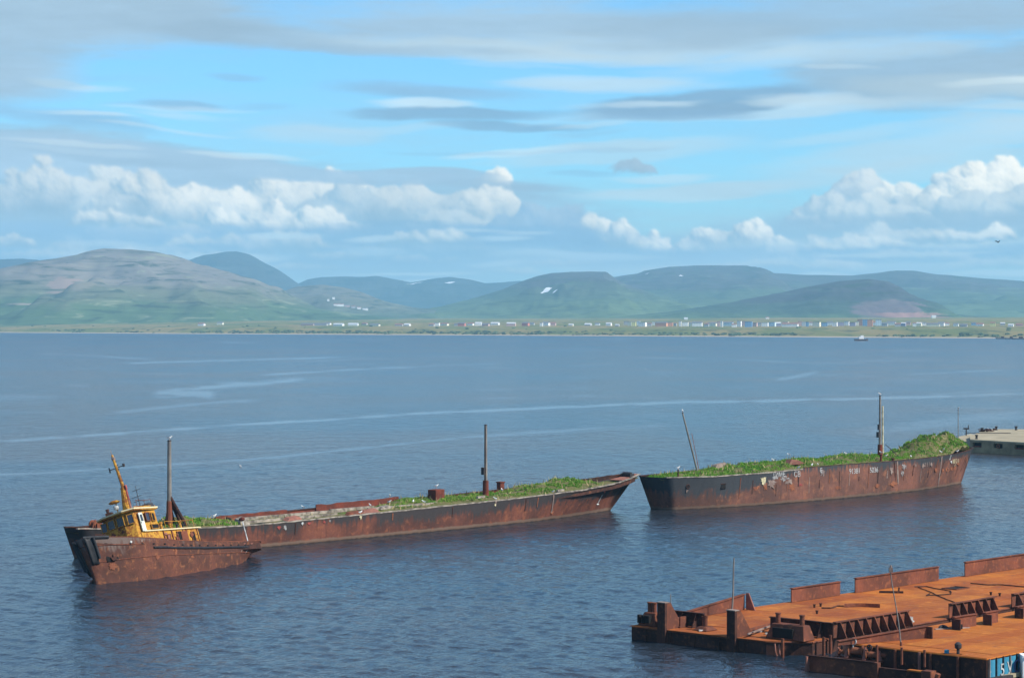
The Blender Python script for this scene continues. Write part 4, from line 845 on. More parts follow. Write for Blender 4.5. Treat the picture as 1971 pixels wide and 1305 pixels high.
mast(12.9, 2.6, 4.2, 13.6, .15, .11, S2, lean=(-3.2, .4))
MB().cyl((13.2, 2.6, 4.4), (11.5, 2.75, 10.6), .05, .04, 6).build('stay_rod', M['orpatch'], S2)
mA = mast(55.4, 0, 4.6, 15.2, .25, .16, S2); MB().cyl((55.7, -.32, 6.0), (55.7, -.30, 13.6), .14, .12, 8).build('mast_pipe', M['letter_y'], mA)
MB().cyl((55.4, 0, 4.6), (55.4, 0, 7.4), .42, .38, 12).build('mast_collar', M['red'], mA); MB().box((54.8, -.1, 9.0), (.5, .45, .9)).box((54.9, -.1, 10.2), (.3, .3, .9)).build('mast_box', M['dark'], mA)
MB().cyl((56.2, -.5, 7.4), (57.8, -2.0, 5.4), .06, .06, 6).build('mast_strut', M['dark'], mA)
mast(77.8, 0, 5.6, 12.3, .075, .06, S2, name='flagstaff')
for x, y, zt in ((50.6, -3.6, 1.1), (51.3, -5.4, .5)): MB().lathe([(.2, 0), (.2, zt - .15), (.34, zt - .12), (.34, zt)], (x, y, 5.1), 10).build('bollard', M['red'], S2)
MB().cyl((1.6, -3.0, 4.7), (1.6, -3.0, 5.9), .12, .10, 8).build('stern_post', M['rustd'], S2)
MB().prism([(15.5, 2.5, 5.0), (19, 3, 5.0), (18.6, 3, 5.9), (16, 2.6, 5.7)], (0, -1, .05)).build('deck_debris', M['pal'], S2)
MB().prism([(30.2, 0, 5.2), (33.6, -1, 5.2), (31.7, -.5, 5.9), (30.9, 0, 6.0)], (0, -1, .05)).build('deck_debris', M['pinkrust'], S2)
# square port and hawse hole
p, a_, nn = H2.side_at(9.6, .68, .02); MB().box(p, (.95, .14, .72), a_).build('square_port', M['void'], S2, bevel=.03)
MB().box(p + Vector((0, 0, .40)), (1.1, .2, .07), a_).build('port_rim', M['rustd'], S2)
p, a_, nn = H2.side_at(3.3, .72, .0); hh = MB().torus((0, 0, 0), .30, .08, 'Y', 16, 6).build('hawse_ring', M['rustd'], S2); hh.location = p + nn * .05; hh.rotation_euler = (0, 0, a_)
h2 = MB().cyl((0, -.02, 0), (0, .04, 0), .29, .29, 14).build('hawse_hole', M['void'], S2); h2.location = p + nn * .06; h2.rotation_euler = (0, 0, a_); patch_on(H2, 3.2, .62, .5, .5, M['pal'], S2, 'lime_patch', 60)
for i, (x, q, w_, h, k_) in enumerate([(17.6, .80, 1.0, 1.1, 'letter_y'), (18.2, .62, .9, 1.5, 'orpatch'), (19.6, .66, 1.9, 1.3, 'pal'), (20.4, .84, 1.5, .6, 'pblue'), (22.4, .8, 1.8, .8, 'pblue'), (23.6, .68, 1.6, .8, 'pal'), (24.3, .5, 1.4, 1.1, 'orpatch'),
        (26.2, .55, .9, .5, 'redp'), (31.5, .85, 1.2, .8, 'pblue'), (35.5, .35, 1.8, .5, 'orpatch'), (49.8, .75, 1.1, 1.3, 'pal'), (53.5, .82, 1.6, .9, 'pblue'), (53.2, .62, 1.1, 1.0, 'pblue'), (50.8, .33, 2.8, .8, 'orpatch'), (46, .3, 1.6, .6, 'orpatch'),
        (64.0, .62, 1.2, .9, 'orpatch'), (59.2, .78, .8, .8, 'pal'), (61.8, .8, .6, .6, 'pal'), (73.6, .66, 1.6, .6, 'orpatch'), (69.6, .78, .5, .7, 'letter'), (16.2, .55, 1.0, .5, 'orpatch'), (78.3, .75, .7, 2.2, 'orpatch')]):
    patch_on(H2, x, q, w_, h, M[k_], S2, 'paint_patch', 70 + i, off=.02 + .006 * (i % 3))
strip_on(H2, 51.2, .99, .28, .34, M['pal'], S2, 'lime_streak', lean=1.0); strip_on(H2, 50.4, .99, .5, .22, M['rustd'], S2, 'rust_streak', lean=.7)
strip_on(H2, 65.0, 1.0, .03, .34, M['pal'], S2, 'lime_streak', lean=1.9, n=12); strip_on(H2, 68.6, .99, .84, .34, M['letter'], S2, 'lime_streak')
for i in range(26):
    x = 13 + i * 2.55; strip_on(H2, x, .92 - .1 * (i % 4), .25 + .12 * (i % 3), .10 + .05 * (i % 3), M[['orpatch', 'rustd', 'pal', 'rustd'][i % 4]], S2, 'rust_streak', off=.012)
strip = MB(); text_on(H2, 19.6, .86, 'ТИМЕ', 1.05, M['letter'], S2); text_on(H2, 24.6, .80, 'СВ', 1.15, M['letter'], S2); text_on(H2, 30.9, .82, 'E', 1.1, M['letter'], S2)
text_on(H2, 38.4, .72, '91381', 1.15, M['letter'], S2); text_on(H2, 43.8, .71, '5036', 1.15, M['letter'], S2); text_on(H2, 56.6, .76, 'И', .9, M['pal'], S2); text_on(H2, 59.0, .75, '1 5 5 3', .85, M['pal'], S2)
for k_, ch in enumerate('МОЛ'): text_on(H2, 69.9 + 1.15 * k_, .70, ch, 1.05, M['letter_y'], S2, off=.26)
for k_, ch in enumerate('ЗК'): text_on(H2, 71.2 + .8 * k_, .60, ch, .5, M['letter_y'], S2, off=.18)
for k_, ch in enumerate('Н 92-9500'):
    if ch != ' ': text_on(H2, 66.6 + .72 * k_, .48, ch, .8, M['letter_o'], S2, off=.2)
text_on(H2, 16.4, .52, 'И', .7, M['letter_o'], S2)

M['stalk'] = mat('dry_stalks', (.30, .25, .12), vary=.4, vscale=2)
for H_, dr_, zf_2, C_, a_3, sd_, n_, lab_ in ((H1, .45, zf1, C1, a1, 91, 500, 'dry brown stalks among the grass of the long hull'), (H2, .35, zf2, C2, a2, 92, 700, 'dry brown stalks among the grass of the right hull')):
    me = grass_mesh(H_, dr_, zf_2, n_, sd_, .35, .95, lambda x, y, g: zf_2(x, y) > .25 and mn.noise((x / 3, y / 2, 11.0)) > -.05); me.materials.append(M['stalk']); me.name = 'dry_grass'
    o = link('dry_grass', me); tag(o, lab_, kind='stuff'); o.location = C_; o.rotation_euler = (0, 0, a_3)
# ------------------------------------------------------------------ listing tug
TC = Vector((-38.5, 252.6, 0)); ut = Vector((-.42, -.907, 0)).normalized()
HSX, HSY, HSZ = 2.9, .05, 0.0
LIST, TRIM = R(19), R(-2.6)
TT = empty('sunken_tug', (TC.x - ut.x * 4.7, TC.y - ut.y * 4.7, -.05), 0, 'rusty tug with yellow wheelhouse, heeled over and settled by the stern', 'tugboat',
           rot=(Matrix.Rotation(math.atan2(ut.y, ut.x), 4, 'Z') @ Matrix.Rotation(TRIM, 4, 'Y') @ Matrix.Rotation(LIST, 4, 'X')).to_euler())
# side -1 = starboard (low side), +1 = port (towards the camera)
HT = Hull((-12.8, 16.2), (-15.2, 17.1), [(0, .5), (.06, 1.9), (.2, 3.4), (.45, 3.7), (.7, 3.5), (.85, 2.6), (.94, 1.4), (1, .15)],
          [(0, 1.9), (.06, 3.0), (.2, 3.7), (.45, 3.9), (.7, 3.9), (.85, 3.1), (.93, 2.0), (.97, 1.2), (1, .45)],
          [(0, 1.9), (.2, 1.7), (.45, 1.95), (.65, 2.4), (.85, 3.2), (1, 4.1)], pw=1.3, pb=.75, keel=-3.0)
HT.shell(nS=60, dent=.02, seed=4, qs=(-1, -.6, -.3, 0, .12, .25, .4, .55, .7, .8, .9, 1)).build('hull', M['tug'], TT, smooth=True)
HT.deck(.85, inset=.2).build('deck', M['rust'], TT); HT.inner(.85, side=1, inset=.14).build('bulwark', M['rustd'], TT); HT.inner(.85, side=-1, inset=.14).build('bulwark', M['rust'], TT)
HT.rail(side=1, wd=.26, th=.08, wob=.015, seed=8).build('rail', M['rust'], TT); HT.rail(side=-1, wd=.26, th=.08, seed=9).build('rail', M['rust'], TT)
def strake(H, q, t0, t1, side, r, mt, parent, name, n=50, out=.03, drop=0):
    pts = []
    for i in range(n + 1):
        t = t0 + (t1 - t0) * i / n; a = H.pt(t, q, side); pts.append((a.x, a.y + side * out, a.z + drop))
    return MB().tube(pts, r, 8).build(name, mt, parent)
strake(HT, .66, .0, .76, 1, .13, M['black'], TT, 'rubbing_strake'); strake(HT, .66, .0, .9, -1, .13, M['black'], TT, 'rubbing_strake')
strake(HT, .78, .80, .99, 1, .05, M['rust'], TT, 'half_round'); strake(HT, .34, .05, .99, 1, .04, M['rust'], TT, 'half_round')
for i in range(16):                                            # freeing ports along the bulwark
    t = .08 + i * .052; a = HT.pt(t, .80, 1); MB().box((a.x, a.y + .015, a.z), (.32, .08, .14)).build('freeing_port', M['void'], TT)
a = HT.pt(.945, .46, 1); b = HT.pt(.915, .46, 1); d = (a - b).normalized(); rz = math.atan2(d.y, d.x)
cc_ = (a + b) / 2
ap = MB().box((0, 0, 0), (1.4, .5, 1.15)).build('anchor_recess', M['void'], TT, bevel=.05); ap.location = cc_ + Vector((0, -.30, .05)); ap.rotation_euler = (0, 0, rz)  # near-black box stands in for the shaded hollow
an = MB().cyl((-.1, .30, .1), (-.1, .36, -.35), .10, .10, 8).prism([(-.45, .30, -.20), (.28, .30, -.20), (.12, .34, -.55), (-.3, .34, -.55)], (0, .12, 0)).build('anchor', M['rustd'], TT); an.location = ap.location; an.rotation_euler = ap.rotation_euler
mp = MB()
for (dx, w_) in ((0, .62),): mp.box((dx, .28, .55), (1.3, .08, .08))
mo = mp.build('recess_lip', M['rust'], TT); mo.location = ap.location; mo.rotation_euler = ap.rotation_euler
# rubber bow fenders round the stem; black pad also paints the starboard bow's shade
def bow_pad(t0, t1, side, q0, q1, out, n=8, m=8):
    mb = MB()
    for k_ in (0, 1):
        for i in range(n + 1):
            for j in range(m + 1):
                t = t0 + (t1 - t0) * i / n; q = q0 + (q1 - q0) * j / m; p = HT.pt(t, q, side); r = out * (.75 + .25 * math.sin(i * 2.3)) * math.sin(math.pi * min(max((j + .8) / (m + 1.6), 0), 1)) ** .4
                mb.v.append((p.x + (.7 * r if k_ else -.05), p.y + side * (.75 * r if k_ else -.05), p.z))
    W_ = m + 1; S_ = (n + 1) * W_
    for i in range(n):
        for j in range(m):
            a = i * W_ + j; mb.f += [(a, a + W_, a + W_ + 1, a + 1), (S_ + a, S_ + a + W_, S_ + a + W_ + 1, S_ + a + 1)]
    for i in range(n): mb.f += [(i * W_, (i + 1) * W_, S_ + (i + 1) * W_, S_ + i * W_), (i * W_ + m, (i + 1) * W_ + m, S_ + (i + 1) * W_ + m, S_ + i * W_ + m)]
    for j in range(m): mb.f += [(j, j + 1, S_ + j + 1, S_ + j), (n * W_ + j, n * W_ + j + 1, S_ + n * W_ + j + 1, S_ + n * W_ + j)]
    return mb
bow_pad(.86, .998, -1, .12, 1.0, .40).build('bow_fender_shade', M['black'], TT, smooth=True)
bow_pad(.978, .999, 1, .30, 1.0, .34, n=4).build('bow_fender_shade', M['black'], TT, smooth=True)
for t, side, q1 in ((.992, -1, .2), (.975, 1, .42), (.955, -1, .25), (.91, -1, .3)):
    pts = [HT.pt(t, 1.0 - (1.0 - q1) * j / 7, side) + Vector((.24, side * .24, 0)) for j in range(8)]; MB().tube(pts, .15, 10).build('fender_roll', M['black'], TT)
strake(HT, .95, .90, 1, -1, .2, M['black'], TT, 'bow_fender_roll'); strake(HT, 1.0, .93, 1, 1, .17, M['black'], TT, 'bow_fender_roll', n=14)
n_before = set(bpy.data.objects)
# deckhouse
def house(x0, x1, b0, b1, z0, z1, mt, name, taper=0.0, rake=0.0, front_bow=0.0, parent=TT):
    bot = [(x0, -b0, z0), (x0, b0, z0), (x1, b1, z0), (x1 + front_bow, b1 * .5, z0), (x1 + front_bow, -b1 * .5, z0), (x1, -b1, z0)]
    top = [(p[0] + (-rake if p[0] > x0 else 0), p[1] * (1 - taper), z1) for p in bot]; n = len(bot)
    return MB().add(bot + top, [tuple(range(n))[::-1], tuple(range(n, 2 * n))] + [(i, (i + 1) % n, n + (i + 1) % n, n + i) for i in range(n)]).build(name, mt, parent)
dh = house(-4.9, 6.0, 2.25, 2.15, 1.0, 3.95, M['yellow'], 'deckhouse')
house(-5.3, 5.6, 2.45, 2.35, 3.952, 4.08, M['cream'], 'deckhouse_roof', parent=TT)
wh = house(2.6, 6.6, 2.3, 2.05, 1.1, 6.45, M['yellow'], 'wheelhouse', taper=.03, rake=.25, front_bow=.55)
house(2.2, 6.75, 2.5, 2.5, 6.452, 6.60, M['cream'], 'wheelhouse_roof', front_bow=.65)
house(2.3, 6.7, 2.44, 2.44, 6.33, 6.449, M['yellow'], 'roof_edge', front_bow=.62)
mbv2 = MB().tube([(2.4, 2.3, 6.72), (6.5, 2.3, 6.72)], .06).build('roof_rim', M['yellow'], TT)
def win(c, rz, w_, h, name='window', glass=True, rim=M['yellow'], parent=TT, tilt=0):
    e = MB()
    for (dx, dz, sx2, sz2) in ((0, h / 2, w_ + .14, .08), (0, -h / 2, w_ + .14, .08), (w_ / 2, 0, .08, h), (-w_ / 2, 0, .08, h)): e.box((dx, -.04, dz), (sx2, .1, sz2))
    o = e.build(name, rim, parent); o.location = c; o.rotation_euler = (tilt, 0, rz)
    p = MB().box((0, .0, 0), (w_, .06, h)).build('pane' if glass else 'opening', M['glass'] if glass else M['void'], o); return o
zf_ = 5.55
# front faces (towards the bow): x ~ 6.9
for y, w_ in ((-1.72, .66), (-.58, .9), (.58, .9)):
    fx = 6.6 + (.55 if abs(y) < 1.2 else .27) - .2 * .82; rz_ = R(90) if abs(y) < 1.2 else (R(90) - .45 * (1 if y > 0 else -1))
    win((fx + .01, y, zf_), rz_ , w_, .98)
win((6.6 + .27 - .17, 1.72, zf_), R(90) + .45, .66, .98)
# port side: cream door, window, opening
dr = MB().box((0, 0, 0), (.72, .1, 2.05)).build('door', M['door'], TT); dr.location = (5.55, 2.30, 5.02); dr.rotation_euler = (R(1.5), 0, 0)
MB().box((0, .06, .45), (.42, .03, .7)).build('pane', M['glass'], dr); MB().box((.26, .08, -.1), (.05, .05, .2)).build('handle', M['dark'], dr)
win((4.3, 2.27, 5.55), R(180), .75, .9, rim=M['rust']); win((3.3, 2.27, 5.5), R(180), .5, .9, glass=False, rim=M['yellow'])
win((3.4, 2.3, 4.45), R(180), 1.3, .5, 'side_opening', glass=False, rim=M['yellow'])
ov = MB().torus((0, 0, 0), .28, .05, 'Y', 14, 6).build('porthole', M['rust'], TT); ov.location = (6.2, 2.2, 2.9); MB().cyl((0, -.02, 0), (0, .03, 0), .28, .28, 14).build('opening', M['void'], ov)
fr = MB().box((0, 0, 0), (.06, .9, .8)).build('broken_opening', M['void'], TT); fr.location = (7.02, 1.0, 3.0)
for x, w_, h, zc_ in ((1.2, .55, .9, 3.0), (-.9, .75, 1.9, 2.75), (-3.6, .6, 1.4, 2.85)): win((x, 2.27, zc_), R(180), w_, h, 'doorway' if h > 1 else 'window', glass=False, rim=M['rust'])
MB().box((-1.75, 2.42, 2.75), (.75, .06, 1.9), -.5).build('door', M['rust'], TT)
for i, x in enumerate((2.0, .4, -2.5, -4.6)): MB().box((x, 2.29, 2.7), (.12, .08, 2.4)).build('frame_bar', M['rust'], TT)
# mast on the wheelhouse top
mst = MB().cyl((4.0, -.2, 6.6), (3.6, -.2, 9.6), .52, .30, 10).cyl((4.0, -.75, 6.6), (3.7, -.25, 8.9), .12, .12, 6).cyl((3.1, -.2, 6.6), (3.6, -.2, 9.2), .12, .1, 6).build('mast', M['yellow'], TT)
MB().cyl((3.6, -.2, 9.6), (3.3, -.75, 13.4), .20, .12, 8).build('topmast', M['yellow'], mst)
MB().cyl((3.3, -.75, 13.3), (3.28, -.82, 14.0), .04, .03, 6).lathe([(.02, 0), (.2, .1), (.24, .35), (.1, .5)], (3.3, -.7, 12.7), 8).build('mast_lamp', M['pal'], mst)
for k_ in range(7): MB().box((3.55 - .035 * k_, -.24 - .06 * k_, 9.9 + .45 * k_), (.12, .55, .04)).build('mast_rung', M['rustd'], mst)
MB().cyl((3.35, -1.5, 11.9), (3.35, .4, 11.9), .05, .05, 6).cyl((3.35, -1.5, 11.6), (3.35, -1.5, 12.2), .08, .08, 6).cyl((3.35, .4, 11.75), (3.35, .4, 12.1), .14, .14, 8).build('crosstree', M['dark'], mst)
MB().box((3.6, -.2, 9.5), (.5, .5, .12)).build('mast_step', M['rust'], mst)
MB().lathe([(.5, 0), (.62, .08), (.62, .16), (.3, .3)], (4.5, -1.2, 8.1), 14).cyl((4.4, -1.1, 7.0), (4.4, -1.1, 8.1), .07, .07, 6).build('radar_platform', M['yellow'], TT)
MB().lathe([(.05, 0), (.24, .05), (.3, .25), (.24, .45), (.05, .52)], (4.7, -1.0, 7.3), 12).build('searchlight', M['letter'], TT)
MB().box((5.2, -1.7, 6.95), (.7, .7, .5), .3).cyl((5.4, -1.7, 7.2), (5.4, -1.7, 7.6), .15, .2, 8).build('vent_cowl', M['rustd'], TT)
MB().cyl((4.4, .6, 6.6), (4.4, .6, 8.0), .13, .10, 8).build('exhaust_base', M['pinkrust'], TT); MB().cyl((4.4, .6, 8.0), (4.4, .6, 9.3), .11, .11, 8).box((4.4, .6, 9.35), (.25, .25, .5)).build('exhaust_pipe', M['redp'], TT)
MB().cyl((3.2, 1.0, 6.6), (3.1, 1.0, 9.4), .06, .03, 6).cyl((3.1, .4, 8.9), (3.1, 1.6, 8.9), .03, .03, 6).cyl((3.1, .2, 8.2), (3.1, 1.5, 8.2), .03, .03, 6).cyl((3.1, .3, 7.7), (3.1, 1.3, 7.7), .03, .03, 6).cyl((3.1, -.1, 7.6), (3.1, -.1, 8.3), .03, .03, 6).build('antenna', M['dark'], TT)
MB().box((3.3, .9, 6.8), (.5, .5, .4)).build('antenna_foot', M['yellow'], TT)
MB().lathe([(.85, 0), (.85, .1), (.75, .42), (.3, .55)], (2.9, 1.6, 6.61), 14).build('dome_cover', M['dark'], TT)
MB().cyl((.2, 0, 4.0), (.2, 0, 5.0), .8, .75, 14).build('funnel', M['rustd'], TT)
for i, (x, y) in enumerate(((-.9, 1.5), (-2.2, 1.9), (-.2, 1.9), (1.4, 1.8))): MB().lathe([(.13, 0), (.13, .45 + .2 * (i % 2)), (.22, .5 + .2 * (i % 2)), (.22, .7 + .2 * (i % 2))], (x, y, 4.08), 8).build('vent_pipe', M['yellow'], TT)
MB().cyl((-3.2, .6, 4.25), (-5.0, .6, 4.3), .3, .28, 10).build('boat_cradle', M['rust'], TT)
for o in set(bpy.data.objects) - n_before:
    if o.parent is TT: o.location = o.location + Vector((HSX, HSY, HSZ))
MB().cyl((-10.2, 3.2, 1.0), (-10.2, 3.2, 4.2), .07, .06, 8).build('signal_post', M['letter'], TT); MB().lathe([(.05, 0), (.32, .1), (.36, .35), (.1, .5)], (-10.2, 3.2, 4.2), 10).build('signal_lamp', M['red'], TT)
MB().lathe([(.14, 0), (.14, .7), (.25, .72), (.25, .82)], (12.2, 1.4, 2.4), 8).lathe([(.14, 0), (.14, .7), (.25, .72), (.25, .82)], (12.2, .7, 2.4), 8).box((12.2, 1.05, 2.45), (.5, 1.3, .12)).build('bow_bitts', M['dark'], TT)
MB().cyl((9.5, 1.6, 2.2), (8.2, 1.7, 3.9), .06, .06, 6).build('rail_bar', M['letter_y'], TT)
MB().prism([(-14, -1.5, 1.3), (-9.8, -1.8, 1.3), (-10.6, -.9, 2.3), (-13, -.9, 2.25)], (0, 2.2, .1)).build('tow_housing', M['rustd'], TT)
for i in range(9): patch_on_t = None

# ------------------------------------------------------------------ concrete pier
ZP = 2.65
P0 = G(1868, 846, ZP); P0.z = 0; P1 = G(2420, 874, ZP); P1.z = 0; dp = (P1 - P0); dpn = dp.normalized(); ap_ = math.atan2(dpn.y, dpn.x)
PIER = empty('concrete_pier', P0, ap_, 'pale concrete pier with square niches in its side, right edge of view', 'pier')
RP = Matrix.Rotation(-ap_, 3, 'Z')
def LP(px, py, z=ZP): return RP @ (G(px, py, z) - P0)
poly = [LP(*q_) for q_ in ((1868, 846), (2420, 874), (2560, 826), (1897, 826), (1884, 833), (1866, 839))]; Lp = dp.length
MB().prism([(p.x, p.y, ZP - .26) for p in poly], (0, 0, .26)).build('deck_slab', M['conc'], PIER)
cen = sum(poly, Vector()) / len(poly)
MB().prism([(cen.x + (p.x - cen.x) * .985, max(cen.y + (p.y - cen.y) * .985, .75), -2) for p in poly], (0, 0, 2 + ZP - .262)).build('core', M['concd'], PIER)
nich = [(0.6 + 5.6 * i, 3.0 + 5.6 * i) for i in range(int(Lp / 5.6))]
mb = MB(); z0, z1 = 1.15, 2.1
mb.box((Lp / 2, .3, z0 / 2 - 1), (Lp, .6, z0 + 2)); mb.box((Lp / 2, .3, (z1 + ZP - .26) / 2), (Lp, .6, ZP - .26 - z1))
xa = 0
for (n0, n1) in nich + [(Lp, Lp)]:
    mb.box(((xa + n0) / 2, .3, (z0 + z1) / 2), (n0 - xa, .596, z1 - z0 + .004)); xa = n1
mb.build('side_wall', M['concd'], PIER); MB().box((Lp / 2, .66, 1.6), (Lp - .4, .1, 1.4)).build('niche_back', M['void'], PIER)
ll = [LP(*q_, 2.0) for q_ in ((1843, 847), (1868, 851), (1868, 841), (1880, 836), (1868, 835), (1846, 840))]
MB().prism([(p.x, p.y, -2) for p in ll], (0, 0, 4.0)).build('lower_landing', M['conc'], PIER)
for i, (n0, n1) in enumerate(nich[:4]):
    if i != 1: MB().cyl((n0 + .2, .1, z0 + .12), (n1 - .1, .1, z0 + .14), .14, .14, 8).build('fender_log', M['red'], PIER)
    else: MB().torus(((n0 + n1) / 2, .05, z0 + .4), .36, .13, 'Y').build('tyre', M['orpatch'], PIER)
def on_pier(px, py, z=ZP): return G(px, py, z)
def bollard_mb(): return MB().lathe([(.34, 0), (.30, .1), (.24, .2), (.24, .62), (.36, .72), (.38, .84), (.2, .92)], (0, 0, 0), 12)
for i, (x, y, lab) in enumerate([(1880, 845, 'small dark bollard at the near left corner of the concrete pier'), (1891, 831, 'dark mooring bollard at the far left corner of the pier by the scrap'), (1918, 828, 'dark mooring bollard behind the middle of the pier'), (1956, 828, 'dark mooring bollard furthest right on the pier')]):
    b_ = bollard_mb().build('mooring_bollard', M['dark'], None); b_.location = on_pier(x, y); tag(b_, lab, 'bollard', 'bollards on the pier')
hb = MB(); g = random.Random(4)
for _ in range(16): hb.box((g.uniform(-2, 2), g.uniform(-1, 1), g.uniform(.1, .6)), (g.uniform(.5, 2.2), g.uniform(.15, .5), g.uniform(.12, .4)), g.uniform(0, 3))
o = hb.build('scrap_heap', M['rustd']); o.location = on_pier(1899, 831); tag(o, 'dark heap of scrap iron lying on the concrete pier', 'scrap heap')
o = MB().box((0, 0, .06), (9, .35, .12)).box((3.2, .5, .06), (4, .3, .12), .1).build('timber_beam', M['dark']); o.location = on_pier(1900, 834); o.rotation_euler = (0, 0, -.12); tag(o, 'long dark timber lying on the concrete pier', 'timber beam')
o = MB().cyl((0, 0, 0), (0, 0, 1.4), .16, .14, 8).box((0, 0, 1.5), (1.2, .5, .35)).cyl((.5, 0, 1.6), (.5, 0, 2.3), .12, .1, 8).build('mooring_winch', M['dark']); o.location = on_pier(1860, 838, 2.0); tag(o, 'small dark winch post on the lower landing of the pier', 'winch')
# ------------------------------------------------------------------ gulls
gm = MB(); n = 8
for k_, (x, r, z) in enumerate([(-.26, .02, .24), (-.16, .07, .24), (0, .115, .25), (.13, .10, .29), (.20, .06, .36), (.24, .065, .42), (.30, .045, .43), (.33, .01, .42)]):
    gm.v += [(x, r * math.cos(2 * math.pi * i / n), z + r * math.sin(2 * math.pi * i / n)) for i in range(n)]
gm.f += [(k_ * n + i, k_ * n + (i + 1) % n, (k_ + 1) * n + (i + 1) % n, (k_ + 1) * n + i) for k_ in range(7) for i in range(n)]
gull_body = gm
def make_gull(label, loc, rz):
    e = empty('gull', loc, rz, label, 'gull', 'white gulls resting on the wrecks')
    o = link('body', GB, e); link('wing', GW, e); link('beak', GK, e); link('leg', GL, e); return e
def mk(mb_, name, m_):
    o = mb_.build(name, m_); me_ = o.data; bpy.data.objects.remove(o); return me_
GB = mk(gm, 'gull_body', M['white'])
GW = mk(MB().prism([(-.36, 0, .26), (.08, 0, .22), (.14, 0, .32), (-.05, 0, .35)], (0, .02, 0)).prism([(-.36, .0, .26), (.08, .11, .22), (.14, .10, .32), (-.05, .115, .35)], (0, .015, 0)).prism([(-.36, -.0, .26), (.08, -.11, .22), (.14, -.10, .32), (-.05, -.115, .35)], (0, -.015, 0)), 'gull_wing', M['gullgrey'])
GK = mk(MB().cyl((.32, 0, .42), (.41, 0, .40), .018, .004, 5), 'gull_beak', mat('beak', (.6, .4, .05)))
GL = mk(MB().cyl((.02, .04, 0), (.02, .04, .2), .012, .012, 5).cyl((.02, -.04, 0), (.02, -.04, .2), .012, .012, 5).box((.05, .04, .01), (.1, .06, .015)).box((.05, -.04, .01), (.1, .06, .015)), 'gull_leg', mat('bird_leg', (.55, .35, .2)))
W1 = Matrix.Translation(C1) @ Matrix.Rotation(a1, 4, 'Z'); W2 = Matrix.Translation(C2) @ Matrix.Rotation(a2, 4, 'Z')
def deck_pt(W_, H, zf, drop, x, y): return W_ @ Vector((x, y, H.pt(H.x_to_t(x, 1), 1).z - drop + max(zf(x, y), 0)))
def rail_pt(W_, H, x, side=-1):
    p = H.pt(H.x_to_t(x, 1), 1, side, .1); return W_ @ Vector((p.x, p.y, p.z + .13))
GL_ = [(W1 @ Vector((-28.6, 0, 13.12)), 'gull on top of the thick grey mast behind the yellow tug'),
       (W2 @ Vector((9.7, 3.0, 13.72)), 'gull on the tip of the leaning thin mast of the right hull'),
       (W2 @ Vector((55.4, 0, 15.32)), 'gull on the tallest mast of the right hull'),
       (W2 @ Vector((77.8, 0, 12.42)), 'gull on the thin flagstaff at the grassy bow'),
       (W2 @ Vector((1.6, -3.0, 5.9)), 'gull on the short post at the dark stern of the right hull'),
       (W2 @ Vector((50.6, -3.6, 6.2)), 'gull on the red bollard amid the right hull'),
       (deck_pt(W2, H2, zf2, .2, 27.5, 0), 'gull standing tallest on the grass left of the pinkish debris'),
       (rail_pt(W2, H2, 25.8), 'gull on the rail above the worn white letters, left of two'), (rail_pt(W2, H2, 29.0), 'gull on the near rail just left of the letter E'),
       (deck_pt(W2, H2, zf2, -.1, 31.5, 0) + Vector((0, 0, 1.0)), 'gull on the pinkish debris of the right hull'),
       (deck_pt(W2, H2, zf2, .2, 33.5, -4), 'gull in grass between the letter E and the numbers'),
       (deck_pt(W2, H2, zf2, .1, 54.2, -2), 'gull just left of the tallest mast foot'), (deck_pt(W2, H2, zf2, .1, 58.3, -4), 'gull right of the tallest mast foot near the rail'),
       (deck_pt(W2, H2, zf2, .1, 66.8, -4.0), 'left gull of the close pair before the bow mound'), (deck_pt(W2, H2, zf2, .1, 67.8, -3.8), 'right gull of the close pair before the bow mound'),
       (rail_pt(W2, H2, 71.4), 'gull on the rail above the cream letters at the bow'), (rail_pt(W2, H2, 78.6, 1), 'gull at the very stem of the right hull'),
       (deck_pt(W2, H2, zf2, .1, 47.5, 1), 'gull on the grass left of the red bollard'), (deck_pt(W2, H2, zf2, .1, 16.5, 2), 'gull beside pale debris in the grass of the right hull'),
       (rail_pt(W1, H1, -17, 1), 'gull on the far rail of the long hull nearest the tug'), (rail_pt(W1, H1, -2, 1), 'gull on the far rail where the red plate begins'),
       (deck_pt(W1, H1, zf1, .2, 2.6, -2) + Vector((0, 0, .5)), 'leftmost gull of the row in front of the red plate'), (deck_pt(W1, H1, zf1, .2, 6.0, -2) + Vector((0, 0, .5)), 'second gull of the row in front of the red plate'),
       (deck_pt(W1, H1, zf1, .2, 9.4, -3) + Vector((0, 0, .4)), 'third gull of the row in front of the red plate'), (deck_pt(W1, H1, zf1, .2, 11, -3.4) + Vector((0, 0, .4)), 'rightmost gull of the row in front of the red plate'),
       (rail_pt(W1, H1, 13.6, 1) + Vector((0, 0, .42)), 'gull on top edge of the raised red plate'), (W1 @ Vector((18.4, 1.6, 4.95)), 'gull on the red deck box of the long hull'),
       (deck_pt(W1, H1, zf1, .1, 28.6, -1), 'gull in the grass right of the mast of the long hull'), (rail_pt(W1, H1, 22.3), 'gull on the near rail below the mast of the long hull'),
       (rail_pt(W1, H1, 34.2), 'gull on the near rail above the long lime streak'), (rail_pt(W1, H1, -2.6), 'gull on the near rail in the middle of the long hull'),
       (W1 @ Vector((-31.0, 3.0, 3.4)), 'gull on the far rail just right of the yellow deckhouse'),
       (G(463, 898, 0) + Vector((0, 0, -.12)), 'gull floating on open water above the long hull'), (G(1243, 711, 0) + Vector((0, 0, -.12)), 'gull floating alone far out on the river'),
       (on_pier(1907, 830), 'gull standing by the scrap heap on the concrete pier'), (on_pier(1904, 828), 'gull behind the scrap heap on the concrete pier'),
       (G(1713, 1094, 0), None)]
